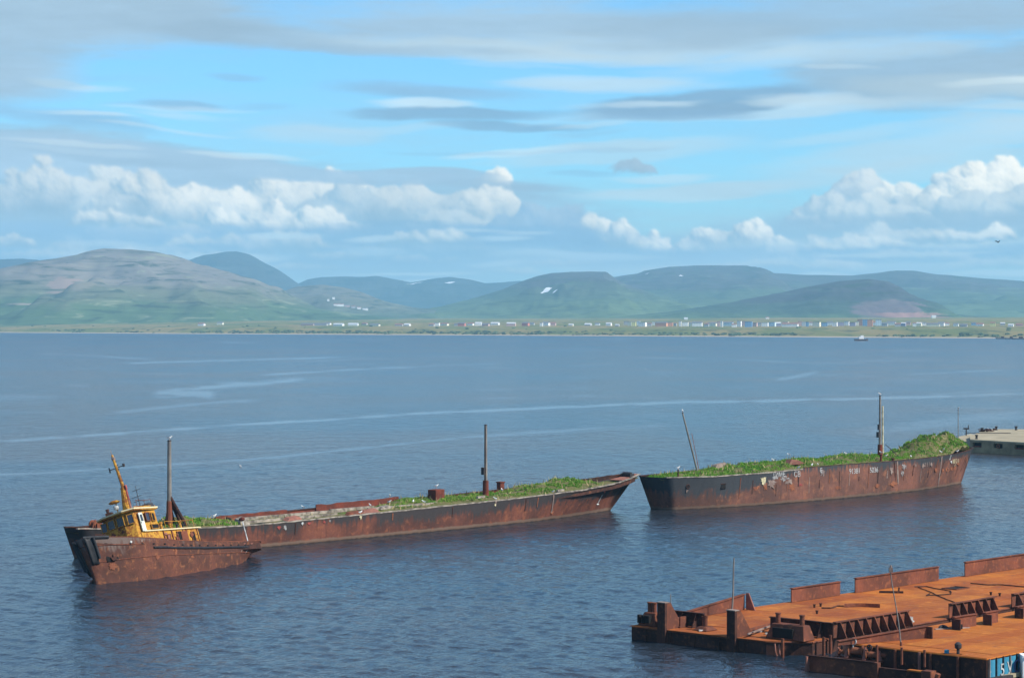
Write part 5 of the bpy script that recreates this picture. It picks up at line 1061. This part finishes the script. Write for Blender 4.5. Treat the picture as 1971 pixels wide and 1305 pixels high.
for i, (p, lab) in enumerate(GL_):
    if lab: make_gull('white ' + lab, p, i * 1.7); 
# a dark bird in flight, right of the sky
fb_ = empty('flying_bird', ((1921 - CX) / F * 420, 420, CAMZ + (HY - 469) / F * 420), .5, 'dark bird flying high over the right hills', 'bird')
link('body', GB.copy(), fb_); fb_.children[0].data.materials[0] = M['dark']
MB().prism([(.12, .05, .3), (-.02, .05, .3), (-.12, .5, .55), (-.2, .78, .42), (0, .5, .55)], (0, 0, .02)).build('wing', M['dark'], fb_); MB().prism([(.12, -.05, .3), (-.02, -.05, .3), (-.12, -.5, .55), (-.2, -.78, .42), (0, -.5, .55)], (0, 0, .02)).build('wing', M['dark'], fb_)

fb_.scale = (.9, .9, .9)
# loose rust bleeding and torn plates on the yellow house
g = random.Random(12)
for i in range(16):
    x = g.uniform(-1.6, 8.6); z = g.uniform(2.1, 4.9 if x > 5.8 else 3.8); hh = g.uniform(.25, .9); ww = g.uniform(.12, .4)
    pts = [(x + ww * math.cos(2 * math.pi * k / 9) * g.uniform(.5, 1), 2.33 + .004 * i, z + hh / 2 * math.sin(2 * math.pi * k / 9) * g.uniform(.5, 1)) for k in range(9)]
    MB().prism(pts, (0, .015, 0)).build('rust_patch', M['rust'] if i % 3 else M['pinkrust'], TT)
for i in range(8):
    y = g.uniform(-1.0, 1.0); z = g.uniform(2.2, 4.8); hh = g.uniform(.3, .9); ww = g.uniform(.12, .35); x = 10.0 - .046 * (z - 1.1)
    MB().prism([(x + .03, y + ww * math.cos(2 * math.pi * k / 9) * g.uniform(.5, 1), z + hh / 2 * math.sin(2 * math.pi * k / 9) * g.uniform(.5, 1)) for k in range(9)], (.02, 0, 0)).build('rust_patch', M['rust'], TT)
for (x, z0_, z1_) in ((5.6, 6.6, 7.5), (6.9, 6.6, 7.5), (8.4, 6.6, 7.5)): MB().cyl((x, 2.2, z0_), (x, 2.2, z1_), .03, .03, 5).build('rail_post', M['rust'], TT)
MB().tube([(5.6, 2.2, 7.5), (6.9, 2.2, 7.4), (8.4, 2.2, 7.5)], .03, 5).build('hand_rail', M['rust'], TT)
for i in range(5): MB().cyl((-1.5 + 1.4 * i, 2.25, 4.1), (-1.5 + 1.4 * i, 2.25, 4.95), .035, .035, 5).build('rail_post', M['yellow'], TT)
MB().tube([(-1.5, 2.25, 4.95), (1.3, 2.25, 4.9), (4.1, 2.25, 4.95)], .035, 5).build('hand_rail', M['yellow'], TT)

# rust plume under the anchor recess, scars along the bulwark
def patch_port(x, q, wd, ht, mt, name, seed):
    g = random.Random(seed); t = HT.x_to_t(x, q); p = HT.pt(t, q, 1); a_ = HT.pt(max(t - .01, 0), q, 1); b_ = HT.pt(min(t + .01, 1), q, 1); d = (b_ - a_).normalized(); d.z = 0; u1 = HT.pt(t, min(q + .08, 1), 1) - HT.pt(t, q - .08, 1); u1.normalize(); n_ = u1.cross(d); n_ = n_ if n_.y > 0 else -n_
    pts = [p + n_ * .03 + d * math.cos(2 * math.pi * k / 20) * wd / 2 * g.uniform(.45, 1) + u1 * math.sin(2 * math.pi * k / 20) * ht / 2 * g.uniform(.5, 1) for k in range(20)]
    MB().prism(pts, n_ * .02).build(name, mt, TT)
patch_port(14.6, .18, 1.0, 1.2, M['orpatch'], 'rust_plume', 1)
for i, (x, q, w_, h_, m_) in enumerate([(12.4, .86, .35, .3, 'letter'), (10.9, .9, .4, .25, 'pal'), (5.8, .5, .5, 1.2, 'orpatch'), (-2.5, .45, .25, .9, 'orpatch'), (-7.8, .42, .2, .8, 'pal'), (-9.6, .4, .14, .7, 'letter'), (-10.8, .86, .8, .4, 'pinkrust'), (-8.6, .88, .7, .35, 'pinkrust'), (2.8, .22, .8, .4, 'orpatch'), (8.9, .3, .9, .6, 'orpatch'), (-4.6, .2, 1.0, .4, 'orpatch')]):
    patch_port(x, q, w_, h_, M[m_], 'paint_scar', 30 + i)
# ------------------------------------------------------------------ rusty barges in the right foreground
ub = Vector((.675, .738, 0)).normalized(); ab = math.atan2(ub.y, ub.x)
A1 = G(1216, 1204, 1.15); A1.z = 0
B1 = empty('flat_barge', A1, ab, 'large rusty orange flat deck barge with push knees at its end', 'barge')
RB = Matrix.Rotation(-ab, 4, 'Z')
def L1(px, py, z=1.15): q = RB @ (G(px, py, z) - Vector((A1.x, A1.y, 0))); return Vector((q.x, q.y, z))
LB, WB, ZD = 75.0, 17.2, 1.15
outline = [(0, 0), (0, -14.2), (2.2, -WB), (LB, -WB), (LB, 0)]
MB().prism([(x, y, -1.2) for x, y in outline], (0, 0, ZD + 1.2 - .06)).build('hull', M['rustd'], B1)
MB().prism([(x + (-.12 if x == 0 else 0), y + (.12 if y == 0 else 0), ZD - .058) for x, y in outline], (0, 0, .058)).build('deck_plate', M['deck'], B1)
# deck plating laid as separate sheets, edges just proud
g = random.Random(3)
x = 4.3; k_ = 0
while x < 62:
    l = 5.8; y = -1.0
    while y > -13.8:
        w_ = 2.15
        MB().box((x + l / 2, y - w_ / 2, ZD + .014 + .004 * g.random()), (l - .05, w_ - .05, .02)).build('plate', M['deck'], B1); y -= w_
    x += l
MB().tube([(0, -.1, ZD - .1), (0, -14.2, ZD - .1), (2.2, -WB, ZD - .1), (LB, -WB, ZD - .1)], .09, 6).build('edge_band', M['rust'], B1)
for i in range(5): MB().box((-.02, -1.6 - 2.6 * i, .35), (.14, .14, 1.3)).build('fender_bar', M['rustd'], B1)
# upright push knees
def knee(y, x0, hgt, name='push_knee'):
    e = MB().prism([(x0 - .25, y - .42, -.6), (x0 - .25, y + .42, -.6), (x0 - .25, y + .42, ZD + hgt), (x0 - .25, y - .42, ZD + hgt)], (.28, 0, 0)).build(name, M['rustd'], B1)  # front plate in darker rust, its shaded face put into the colour
    MB().prism([(x0 + .03, y - .42, -.4), (x0 + .03, y - .42, ZD + hgt), (x0 + .5, y - .42, ZD + hgt), (x0 + 2.1, y - .42, ZD + .2), (x0 + 2.1, y - .42, ZD)], (0, .06, 0)).build('bracket', M['rust'], e)
    MB().prism([(x0 + .03, y + .36, -.4), (x0 + .03, y + .36, ZD + hgt), (x0 + .5, y + .36, ZD + hgt), (x0 + 2.1, y + .36, ZD + .2), (x0 + 2.1, y + .36, ZD)], (0, .06, 0)).build('bracket', M['rust'], e)
    MB().box((x0, y, ZD + hgt + .03), (.62, .92, .07)).build('cap', M['pal'], e); return e
k1 = L1(1271, 1212, 1.15).y; k2 = L1(1412, 1232, .9).y
knee(k1, -.1, 2.25); knee(k2, -.1, 2.2)
# chocks with paired bitts
def bitts(x, y, l, h, name='bitts', mt=None):
    e = MB().prism([(x - .9, y - l / 2, ZD + .03), (x + .9, y - l / 2, ZD + .03), (x + .45, y - l / 2 + .35, ZD + h), (x - .45, y - l / 2 + .35, ZD + h)], (0, 0, 0.001))
    b0 = [(x - .8, y - l / 2, ZD + .03), (x + .8, y - l / 2, ZD + .03), (x + .8, y + l / 2, ZD + .03), (x - .8, y + l / 2, ZD + .03)]
    t0 = [(x - .45, y - l / 2 + .3, ZD + h), (x + .45, y - l / 2 + .3, ZD + h), (x + .45, y + l / 2 - .45, ZD + h), (x - .45, y + l / 2 - .45, ZD + h)]
    o = MB().add(b0 + t0, [(3, 2, 1, 0), (4, 5, 6, 7), (0, 1, 5, 4), (1, 2, 6, 5), (2, 3, 7, 6), (3, 0, 4, 7)]).build(name, mt or M['rust'], B1, bevel=.05)
    for s_ in (-1, 1): MB().lathe([(.2, 0), (.2, .72), (.25, .74), (.25, .84)], (x, y + s_ * (l / 2 - .75), ZD + h), 12).build('bitt_post', M['rust'], o)
    return o
q = L1(1250, 1203); b_ = bitts(1.25, -1.25, 2.0, 1.15)
MB().box((.55, -1.4, ZD + .62), (.5, .5, .62)).build('opening', M['void'], b_); MB().box((1.2, -2.02, ZD + .72), (.62, .3, .45)).build('opening', M['void'], b_)
for y in (-.5, -.95): MB().box((.45, y, ZD + .6), (.35, .22, .7)).build('opening', M['void'], b_)
q = L1(1540, 1232); b_ = bitts(q.x - .1, q.y + .9, 3.9, 1.25)
MB().box((q.x - .80, q.y + 1.1, ZD + .55), (.2, 2.0, .8)).build('painted_side_shade', M['void'], b_)  # near-black box paints the pedestal's left side as shaded
q = L1(1357, 1213); b_ = bitts(q.x, q.y, 1.6, .35)
# transverse walls at the end of the cargo space
def wall(p0, p1, h, mt, name, th=.1, parent=None, ribs=0, ribside=-1, h1=None, ribmt=None):
    parent = parent or B1; h1 = h if h1 is None else h1; d = (p1 - p0); L_ = d.length; d.normalize(); n_ = Vector((-d.y, d.x, 0)) * th
    a, b = p0, p1; up0, up1 = Vector((0, 0, h)), Vector((0, 0, h1))
    o = MB().add([a, b, b + up1, a + up0, a + n_, b + n_, b + n_ + up1, a + n_ + up0], [(0, 1, 2, 3), (5, 4, 7, 6), (4, 0, 3, 7), (1, 5, 6, 2), (3, 2, 6, 7), (4, 5, 1, 0)]).build(name, mt, parent)
    c = Vector((-d.y, d.x, 0)) * ribside
    MB().add([a + up0 - c * .12, b + up1 - c * .12, b + up1 + c * .22, a + up0 + c * .22] + [v + Vector((0, 0, .07)) for v in (a + up0 - c * .12, b + up1 - c * .12, b + up1 + c * .22, a + up0 + c * .22)],
             [(3, 2, 1, 0), (4, 5, 6, 7), (0, 1, 5, 4), (1, 2, 6, 5), (2, 3, 7, 6), (3, 0, 4, 7)]).build('wall_cap', ribmt or mt, o)
    for i in range(ribs):
        f = (i + .5) / ribs if ribs > 1 else .5; p = a + d * L_ * f; hh_ = h + (h1 - h) * f
        MB().prism([p + c * .02, p + c * .85, p + c * .22 + Vector((0, 0, hh_)), p + c * .02 + Vector((0, 0, hh_))], d * .09).build('bracket', ribmt or mt, o)
    return o
zz = ZD + .035
def LZ(px, py, z=None): q = L1(px, py, ZD); return Vector((q.x, q.y, zz))
far_y = -.55
def far_seg(pa, pb, h, h1=None, ya=1.0):
    a = L1(*pa); b = L1(*pb); o = wall(Vector((a.x, far_y, zz)), Vector((b.x, far_y, zz)), h, M['rust'], 'bulwark', ribs=0, ribside=1, h1=h1); return a.x, b.x
far_seg((1290, 1193), (1455, 1176), .35, 1.35); far_seg((1533, 1161), (1617, 1146), 1.25); far_seg((1640, 1141), (1813, 1118), 1.35); far_seg((1860, 1110), (2060, 1080), 1.4)
a = L1(1457, 1176); MB().prism([(a.x, far_y - .1, zz), (a.x, far_y - 1.1, zz), (a.x, far_y - .4, zz + 1.5), (a.x, far_y - .1, zz + 1.5)], (.12, 0, 0)).build('end_plate', M['pinkrust'], B1)
near_y = L1(1680, 1216).y
for pa, pb, h, nr in (((1606, 1229), (1753, 1204), 1.25, 9), ((1815, 1189), (1903, 1174), 1.2, 6), ((1935, 1168), (2050, 1149), 1.15, 7)):
    a = L1(*pa); b = L1(*pb); wall(Vector((a.x, near_y, zz)), Vector((b.x, near_y, zz)), h, M['rust'], 'bulwark', ribs=nr, ribside=-1)
a = L1(1483, 1216); b = L1(1600, 1230); wall(Vector((a.x, a.y, zz)), Vector((a.x, near_y, zz)), 1.2, M['rustd'], 'end_wall', ribs=3, ribside=-1)
a = L1(1303, 1199); b = L1(1369, 1200); wall(Vector((2.9, a.y + .6, zz)), Vector((2.9, b.y - 1.4, zz)), 1.15, M['rustd'], 'end_wall', ribs=3, ribside=-1)
mc = empty('anchor_winch', A1 + Matrix.Rotation(ab, 3, 'Z') @ Vector((2.0, (a.y + b.y) / 2, zz)), ab, 'small rusty winch standing before the dark wall between the push knees', 'winch')
MB().cyl((0, -.8, .5), (0, .8, .5), .3, .3, 12).build('drum', M['pinkrust'], mc); MB().box((0, -1.0, .45), (.8, .12, .9)).box((0, 1.0, .45), (.8, .12, .9)).box((0, 0, .05), (1.1, 2.3, .1)).build('frame', M['rust'], mc)
MB().cyl((0, .95, .5), (0, 1.25, .5), .42, .42, 12).build('gear', M['orpatch'], mc)
# low curb and stringers
MB().tube([LZ(1285, 1211) + Vector((0, 0, .1)), LZ(1350, 1196) + Vector((0, 0, .5)), LZ(1352, 1196) + Vector((0, 0, .1))], .08).build('bent_pipe', M['rust'], B1)
p0 = LZ(1420, 1222); p1 = LZ(1490, 1204); MB().box((p0 + p1) / 2 + Vector((0, 0, .12)), ((p1 - p0).length, .18, .24), math.atan2((p1 - p0).y, (p1 - p0).x)).build('angle_iron', M['rust'], B1)
p0 = LZ(1440, 1228); p1 = LZ(1500, 1206); MB().box((p0 + p1) / 2 + Vector((0, 0, .3)), ((p1 - p0).length, .12, .12), math.atan2((p1 - p0).y, (p1 - p0).x)).build('angle_iron', M['pal'], B1)
# thin poles on the barge
def pole(px, py, top_py, lean, r, lab, parent_label, zb=None, extra=None):
    zb = zz if zb is None else zb
    b = G(px, py, zb); ht = (py - top_py) * b.y / F
    e = empty('signal_pole', b, 0, lab, 'pole'); n_ = 6; mb = MB()
    for i in range(n_):
        f0, f1 = i / n_, (i + 1) / n_; w0 = .05 * math.sin(f0 * 5); w1 = .05 * math.sin(f1 * 5); mb.cyl((lean * f0 + w0, 0, ht * f0), (lean * f1 + w1, 0, ht * f1), r * (1 - .35 * f0), r * (1 - .35 * f1), 8)
    mb.build('shaft', M['pole'], e); MB().cyl((0, 0, 0), (0, 0, .3), r * 1.9, r * 1.5, 8).build('socket', M['rust'], e); return e, ht, b
pole(1408, 1186, 1074, .28, .085, 'thin dark pole standing behind the right push knee of the barge', None)
e_, ht_, b_ = pole(1735, 1243, 1098, -.8, .055, 'thin crooked pole carrying a pale lamp, in front of the barge bulwark', None, zb=2.0)
MB().box((-.8, 0, ht_ + .05), (.28, .28, .36)).cyl((-.8, 0, ht_ + .2), (-.8, 0, ht_ + .42), .1, .06, 8).build('lamp', M['pal'], e_)
pole(1291, 1196, 1143, .05, .05, 'short thin rod behind the left push knee', None)
# clutter on deck
rp = random.Random(8)
def rope(pts, r, lab, z=.05, mt=None, name='mooring_line'):
    P = [G(px, py, ZD) for px, py in pts]; Q = []
    for a, b in zip(P, P[1:]):
        for k in range(6): Q.append(a.lerp(b, k / 6) + Vector((rp.uniform(-.06, .06), rp.uniform(-.06, .06), 0)))
    Q.append(P[-1]); o_ = Q[0].copy(); o_.z = 0
    o = MB().tube([(v.x - o_.x, v.y - o_.y, ZD + .04 + z) for v in Q], r, 6).build(name, mt or M['rustd']); o.location = o_; return tag(o, lab, 'cable')
rope([(1762, 1131), (1785, 1130), (1800, 1134), (1830, 1139), (1832, 1145), (1784, 1148), (1790, 1144)], .05, 'looped rusty cable lying beside the deck hatch')
rope([(1768, 1132), (1790, 1140), (1815, 1152), (1838, 1161)], .045, 'straight rusty cable running from the loop towards the bulwark')
rope([(1868, 1124), (1900, 1127), (1930, 1127), (1971, 1131), (2010, 1134)], .055, 'rusty cable at the right edge of the deck behind the hatch')
rope([(1581, 1172), (1600, 1172), (1612, 1168), (1625, 1168)], .07, 'short crooked pipe left of the curved plate', name='bent_pipe')
# curved plate, bar, hatch
cb = empty('curved_plate', Vector((*(G(1660, 1170, ZD).xy), zz)), ab - .9, 'curved rusty plate strip standing on the barge deck', 'scrap')
MB().add(*(lambda n_: ([(-1.6 + 3.2 * i / n_, .5 * math.sin(math.pi * i / n_), z_) for i in range(n_ + 1) for z_ in (0, .34)] + [(-1.6 + 3.2 * i / n_, .5 * math.sin(math.pi * i / n_) - .08, z_) for i in range(n_ + 1) for z_ in (0, .34)],
    [(2 * i, 2 * i + 2, 2 * i + 3, 2 * i + 1) for i in range(n_)] + [(2 * (n_ + 1) + 2 * i, 2 * (n_ + 1) + 2 * i + 2, 2 * (n_ + 1) + 2 * i + 3, 2 * (n_ + 1) + 2 * i + 1) for i in range(n_)] + [(2 * i + 1, 2 * i + 3, 2 * (n_ + 1) + 2 * i + 3, 2 * (n_ + 1) + 2 * i + 1) for i in range(n_)]))(14)).build('strip', M['rust'], cb)
br = MB().box((0, 0, .1), (2.3, .22, .2)).cyl((.7, .1, .1), (.75, .1, .55), .1, .08, 8).build('iron_bar', M['rustd']); br.location = Vector((*(G(1716, 1142, ZD).xy), zz)); br.rotation_euler = (0, 0, -.15); tag(br, 'short dark iron bar with a peg lying on the barge deck', 'iron bar')
pc_ = L1(1840, 1133)
MB().box((pc_.x, pc_.y, ZD + .04), (2.2, 1.5, .03)).build('hatch_opening', M['void'], B1)
for dx, dy, sx3, sy3 in ((0, .8, 2.4, .12), (0, -.8, 2.4, .12), (1.15, 0, .12, 1.5), (-1.15, 0, .12, 1.5)): MB().box((pc_.x + dx, pc_.y + dy, ZD + .07), (sx3, sy3, .1)).build('hatch_rim', M['rust'], B1)
for px, py in ((1568, 1170), (1580, 1168), (1573, 1182), (1908, 1146), (1925, 1148)):
    q = L1(px, py); MB().lathe([(.1, 0), (.1, .22), (.15, .24), (.15, .3)], (q.x, q.y, zz), 8).build('deck_fitting', M['rustd'], B1)
for px, py, l, r_ in ((1350, 1215, .5, .3), (1462, 1217, .6, .8), (1480, 1221, .7, .2), (1678, 1227, .5, .1)):
    s_ = MB().prism([(-l / 2, -.15, 0), (l / 2, -.12, 0), (l / 2.5, .14, 0), (-l / 3, .2, 0)], (0, 0, .1)).build('rag', M['letter']); s_.location = Vector((*(G(px, py, ZD).xy), zz)); s_.rotation_euler = (0, 0, r_)
    tag(s_, {1350: 'white rag beside the small bitts between the push knees', 1462: 'left one of two white rags right of the second push knee', 1480: 'right one of two white rags right of the second push knee', 1678: 'white scrap on the side deck below the long ribbed bulwark'}[px], 'rag')
heap = MB(); gg = random.Random(6)
for _ in range(14): heap.box((gg.uniform(-.7, .7), gg.uniform(-.4, .4), gg.uniform(.05, .6)), (gg.uniform(.2, .7), gg.uniform(.1, .4), gg.uniform(.1, .4)), gg.uniform(0, 3))
o = heap.build('junk_pile', M['letter']); o.location = Vector((*(G(1745, 1203, ZD).xy), zz)); tag(o, 'small pile of pale junk by the ribbed bulwark end near the crooked pole', 'junk pile')
# side posts and hanging gear at the near corner
for px, py in ((1505, 1243), (1584, 1240), (1597, 1236)):
    q = L1(px, py, .9); MB().cyl((q.x, q.y - .1, -.3), (q.x, q.y - .1, 1.5), .13, .13, 8).build('fender_post', M['rust'], B1)
for i, (px, py) in enumerate(((1489, 1250), (1497, 1252))): q = L1(px, py, .5); MB().tube([(q.x, q.y - .15, 1.0), (q.x - .1, q.y - .3, .3), (q.x + .15, q.y - .3, -.1)], .07).build('hanging_chain', M['pinkrust'], B1)

# ---- second barge
A2 = G(1640, 1238, 1.9); A2.z = 0
B2 = empty('flat_barge', A2, ab, 'nearer rusty barge with blue painted ribbed side at the bottom right', 'barge')
def L2(px, py, z=1.9): q = RB @ (G(px, py, z) - Vector((A2.x, A2.y, 0))); return Vector((q.x, q.y, z))
c2 = L2(1900, 1267); W2_ = -c2.y; Z2 = 1.9; fx2 = c2.x
out2 = [(0, 0), (fx2, -W2_), (60, -W2_), (60, 1.2), (6, 1.2), (1.5, .9)]
MB().prism([(x, y, -1.2) for x, y in out2], (0, 0, Z2 + 1.2 - .06)).build('hull', M['rustd'], B2)
MB().prism([(x, y, Z2 - .058) for x, y in out2], (0, 0, .058)).build('deck_plate', M['deck2'], B2)
x = 2.0
while x < 34:
    y = .6
    while y > -W2_ + 1.5:
        MB().box((x + 2.4, y - 1.0, Z2 + .014 + .004 * g.random()), (4.75, 1.95, .02)).build('plate', M['deck2'], B2); y -= 2.0
    x += 4.8
dfr = Vector((fx2, -W2_, 0)).normalized()
for i, f in enumerate((.16, .34, .52, .60, .80)):
    p = Vector((fx2 * f, -W2_ * f, 0)); MB().cyl((p.x - .14, p.y, -.4), (p.x - .14, p.y, Z2 - .08), .12, .12, 8).build('frame_post', M['rust'] if i != 2 else M['pinkrust'], B2)
MB().tube([(-.08, 0, Z2 - .08), (fx2 - .05, -W2_ - .03, Z2 - .08), (60, -W2_ - .03, Z2 - .08)], .06).build('edge_band', M['deck2'], B2)
for i in range(34):                                            # bulging blue plates between the ribs of the near side
    x = fx2 + .25 + i * 1.0
    vs = []
    for a_ in range(7):
        for b_2 in range(2):
            vs.append((x + .9 * a_ / 6, -W2_ - .05 - .16 * math.sin(math.pi * a_ / 6), -.2 if b_2 == 0 else Z2 - .16))
    MB().add(vs, [(2 * a_, 2 * a_ + 2, 2 * a_ + 3, 2 * a_ + 1) for a_ in range(6)]).build('side_panel', M['blue'], B2, smooth=True)
    MB().box((x - .05, -W2_ - .1, .85), (.07, .18, 2.0)).build('rib', M['dark'] if i % 3 else M['pal'], B2)
for i, ch in enumerate(('5', 'У', 'С')):
    cu = bpy.data.curves.new('lettering', 'FONT'); cu.body = ch; cu.size = 1.3; cu.extrude = .01; cu.materials.append(M['letter'] if i < 2 else mat('violet_letter', (.10, .10, .25)))
    o = text_mesh(cu, B2); o.location = (fx2 + 1.4 + i * 1.0 + .15, -W2_ - .24, .45); o.rotation_euler = (R(90), 0, 0)
# bulwarks on its far side
for pa, pb, h, mt_ in (((1614, 1243), (1785, 1229), .3, 0), ((1836, 1212), (1880, 1205), .95, 1), ((1896, 1203), (1922, 1198), .95, 1), ((1957, 1190), (2010, 1180), .9, 1)):
    a = L2(*pa); b = L2(*pb)
    a.z = b.z = Z2 + .03; wall(a, b, h, M['rust'], 'bulwark', parent=B2, ribside=1, h1=.95 if mt_ == 0 else h)
    if mt_: MB().box((a.x - .05, a.y - .3, Z2 + .45), (.12, .8, .9)).build('end_plate', M['rustd'], B2)
a = L2(1786, 1229); MB().box((a.x, a.y - .15, Z2 + .48), (.14, .6, .95)).build('end_plate', M['rustd'], B2)
q = L2(1849, 1214); MB().box((q.x, q.y - .14, Z2 + .35), (.22, .04, .4)).build('bulwark_hole', M['void'], B2)
wp = MB().cyl((0, 0, .25), (0, 3.2, .25), .2, .2, 12).build('pipe_length', M['pal']); wp.location = Vector((*(G(1800, 1212, Z2).xy), Z2 - .35)); wp.rotation_euler = (0, 0, -1.25); tag(wp, 'pale pipe lying between the two barge decks', 'pipe')
o = MB().torus((0, 0, 0), .38, .16, 'Z').build('tyre', M['black']); o.location = Vector((*(G(1818, 1211, Z2).xy), Z2 - .1)); o.rotation_euler = (.9, 0, .4); tag(o, 'black tyre wedged between the barges beside the pale pipe', 'tyre')

# ---- pontoon section in front (bottom edge of the view)
A3 = G(1556, 1260, 1.25); A3.z = 0
wv = Vector((.738, -.675, 0)); a3 = math.atan2(wv.y, wv.x) + .03
PT = empty('pontoon', A3, a3, 'dark rusty pontoon frame with winches, cut by the bottom edge of the view', 'pontoon')
def L3(px, py, z): q = Matrix.Rotation(-a3, 4, 'Z') @ (G(px, py, z) - A3); return Vector((q.x, q.y, z))
MB().box((5.2, 1.4, -.45), (10.4, 2.6, .8)).build('hull', M['rustd'], PT); MB().box((3.1, .12, .38), (6.0, .12, 1.55)).build('front_wall', M['rust'], PT); MB().box((.1, 1.4, .3), (.14, 2.4, 1.3)).build('end_wall', M['rustd'], PT)
MB().box((3.1, .05, 1.2), (6.3, .26, .08)).build('top_flange', M['rustd'], PT); MB().box((3.1, -.1, -.42), (6.3, .5, .12)).build('bottom_flange', M['rust'], PT)
MB().box((.02, -.12, .38), (.14, .42, 1.5)).build('end_post', M['pinkrust'], PT); MB().box((6.3, -.1, .4), (.35, .45, 1.7)).build('mid_post', M['rust'], PT)
for i in range(5): MB().box((2.9 + .25 * i, -.32, -.42), (.1, .12, .3)).build('toggle', M['pinkrust'], PT)
for i in range(4): MB().box((7.4 + .3 * i, -.32, -.6), (.1, .12, .3)).build('toggle', M['pinkrust'], PT)
MB().box((8.6, .0, .15), (4.2, .3, 1.5)).build('side_plate', M['rustd'], PT); MB().box((8.6, -.1, -.62), (4.3, .4, .12)).build('bottom_flange', M['rust'], PT); MB().box((10.0, -.1, .95), (1.9, .5, .1)).build('top_flange', M['deck2'], PT)
for i, x in enumerate((4.8, 7.0, 9.0)): MB().cyl((x, 2.3, .9), (x, 2.3, 2.2), .1, .1, 8).build('stanchion', M['rust'], PT)
MB().box((10.9, -.3, .35), (.8, .8, 1.5)).cyl((11.4, -.5, -.4), (11.9, -.6, 1.0), .22, .2, 8).build('corner_bracket', M['rust'], PT)
MB().box((12.7, -.3, -.1), (1.7, 1.6, 1.0)).build('box_tank', M['pinkrust'], PT, bevel=.05)
MB().tube([(12, -.4, -.2), (12.3, -.7, .2), (12.1, -.9, -.1), (12.5, -1.1, -.4)], .09).build('hose_loop', M['pinkrust'], PT)
MB().box((17.5, -.2, -.35), (7.4, 4.5, .9)).build('tan_deck', M['tan'], PT)
def winch(px, py, z, lab, s_=1.0, white=False):
    p = G(px, py, z); e = empty('deck_winch', p, a3 + .2, lab, 'winch'); e.scale = (s_,) * 3
    MB().cyl((-.45, 0, .55), (.45, 0, .55), .26, .26, 12).cyl((-.55, 0, .55), (-.45, 0, .55), .45, .45, 12).cyl((.45, 0, .55), (.55, 0, .55), .45, .45, 12).build('drum', M['orpatch'], e)
    MB().prism([(-.8, -.4, 0), (-.5, -.4, 0), (-.6, -.1, 1.1), (-.75, -.1, 1.1)], (0, .5, 0)).prism([(.5, -.4, 0), (.9, -.4, 0), (.7, -.1, .9), (.55, -.1, .9)], (0, .5, 0)).build('frame', M['pinkrust'], e)
    MB().torus((-.2, -.2, 1.2), .2, .06, 'Y', 14, 6).cyl((-.2, -.2, .8), (-.2, -.2, 1.4), .05, .05, 6).build('hand_wheel', M['letter'] if white else M['dark'], e)
    MB().cyl((.7, 0, .6), (1.2, .1, .5), .18, .2, 10).box((0, 0, .04), (2.0, 1.0, .08)).build('gearbox', M['rust'], e); return e
winch(1650, 1268, .75, 'rusty winch with a pale hand wheel on the pontoon', 1.15, True); winch(1680, 1272, .75, 'darker winch just right of the pale wheeled one on the pontoon', .9)
winch(1624, 1264, .75, 'low rusty winch left of the pale wheeled one on the pontoon', .65)
st = empty('control_stand', G(1845, 1284, .9), a3 + .3, 'upright rusty control stand with a blue panel before the nearer barge', 'control stand')
MB().box((0, 0, .5), (.7, .5, 1.0)).build('body', M['rust'], st, bevel=.04); MB().box((.35, -.28, .55), (.62, .06, .7), 0).build('panel', M['blue'], st); MB().box((.72, -.3, .55), (.07, .1, .95)).build('panel_rim', M['pal'], st)
MB().cyl((0, 0, 1.0), (0, 0, 1.35), .12, .12, 8).lathe([(.1, 0), (.26, .1), (.28, .4), (.12, .55)], (0, 0, 1.35), 10).build('lamp', M['dark'], st)
MB().box((-.9, .1, .6), (.3, .3, 1.3)).build('side_pillar', M['blue'], st)
for i, (px, py, l, mt_, lab) in enumerate(((1925, 1290, 2.6, 'dark', 'dark steel beam lying below the blue ribbed side, left of two'), (1952, 1284, 3.0, 'conc', 'grey steel beam lying below the blue ribbed side, right of two'))):
    o = MB().box((0, 0, .15), (l, .3, .3)).box((0, .4, .05), (l * .8, .2, .1)).build('steel_beam', M[mt_]); o.location = G(px, py, .9) - Vector((0, 0, .75)); o.rotation_euler = (0, 0, .6 + .1 * i); tag(o, lab, 'steel beam')
o = MB().box((0, 0, .6), (.5, 1.4, 2.0)).cyl((0, -.9, 1.5), (0, .9, 1.5), .1, .1, 8).build('white_locker', M['white']); o.location = G(1972, 1300, .2); tag(o, 'white locker just visible at the bottom right corner', 'locker')
# gull by the barge corner
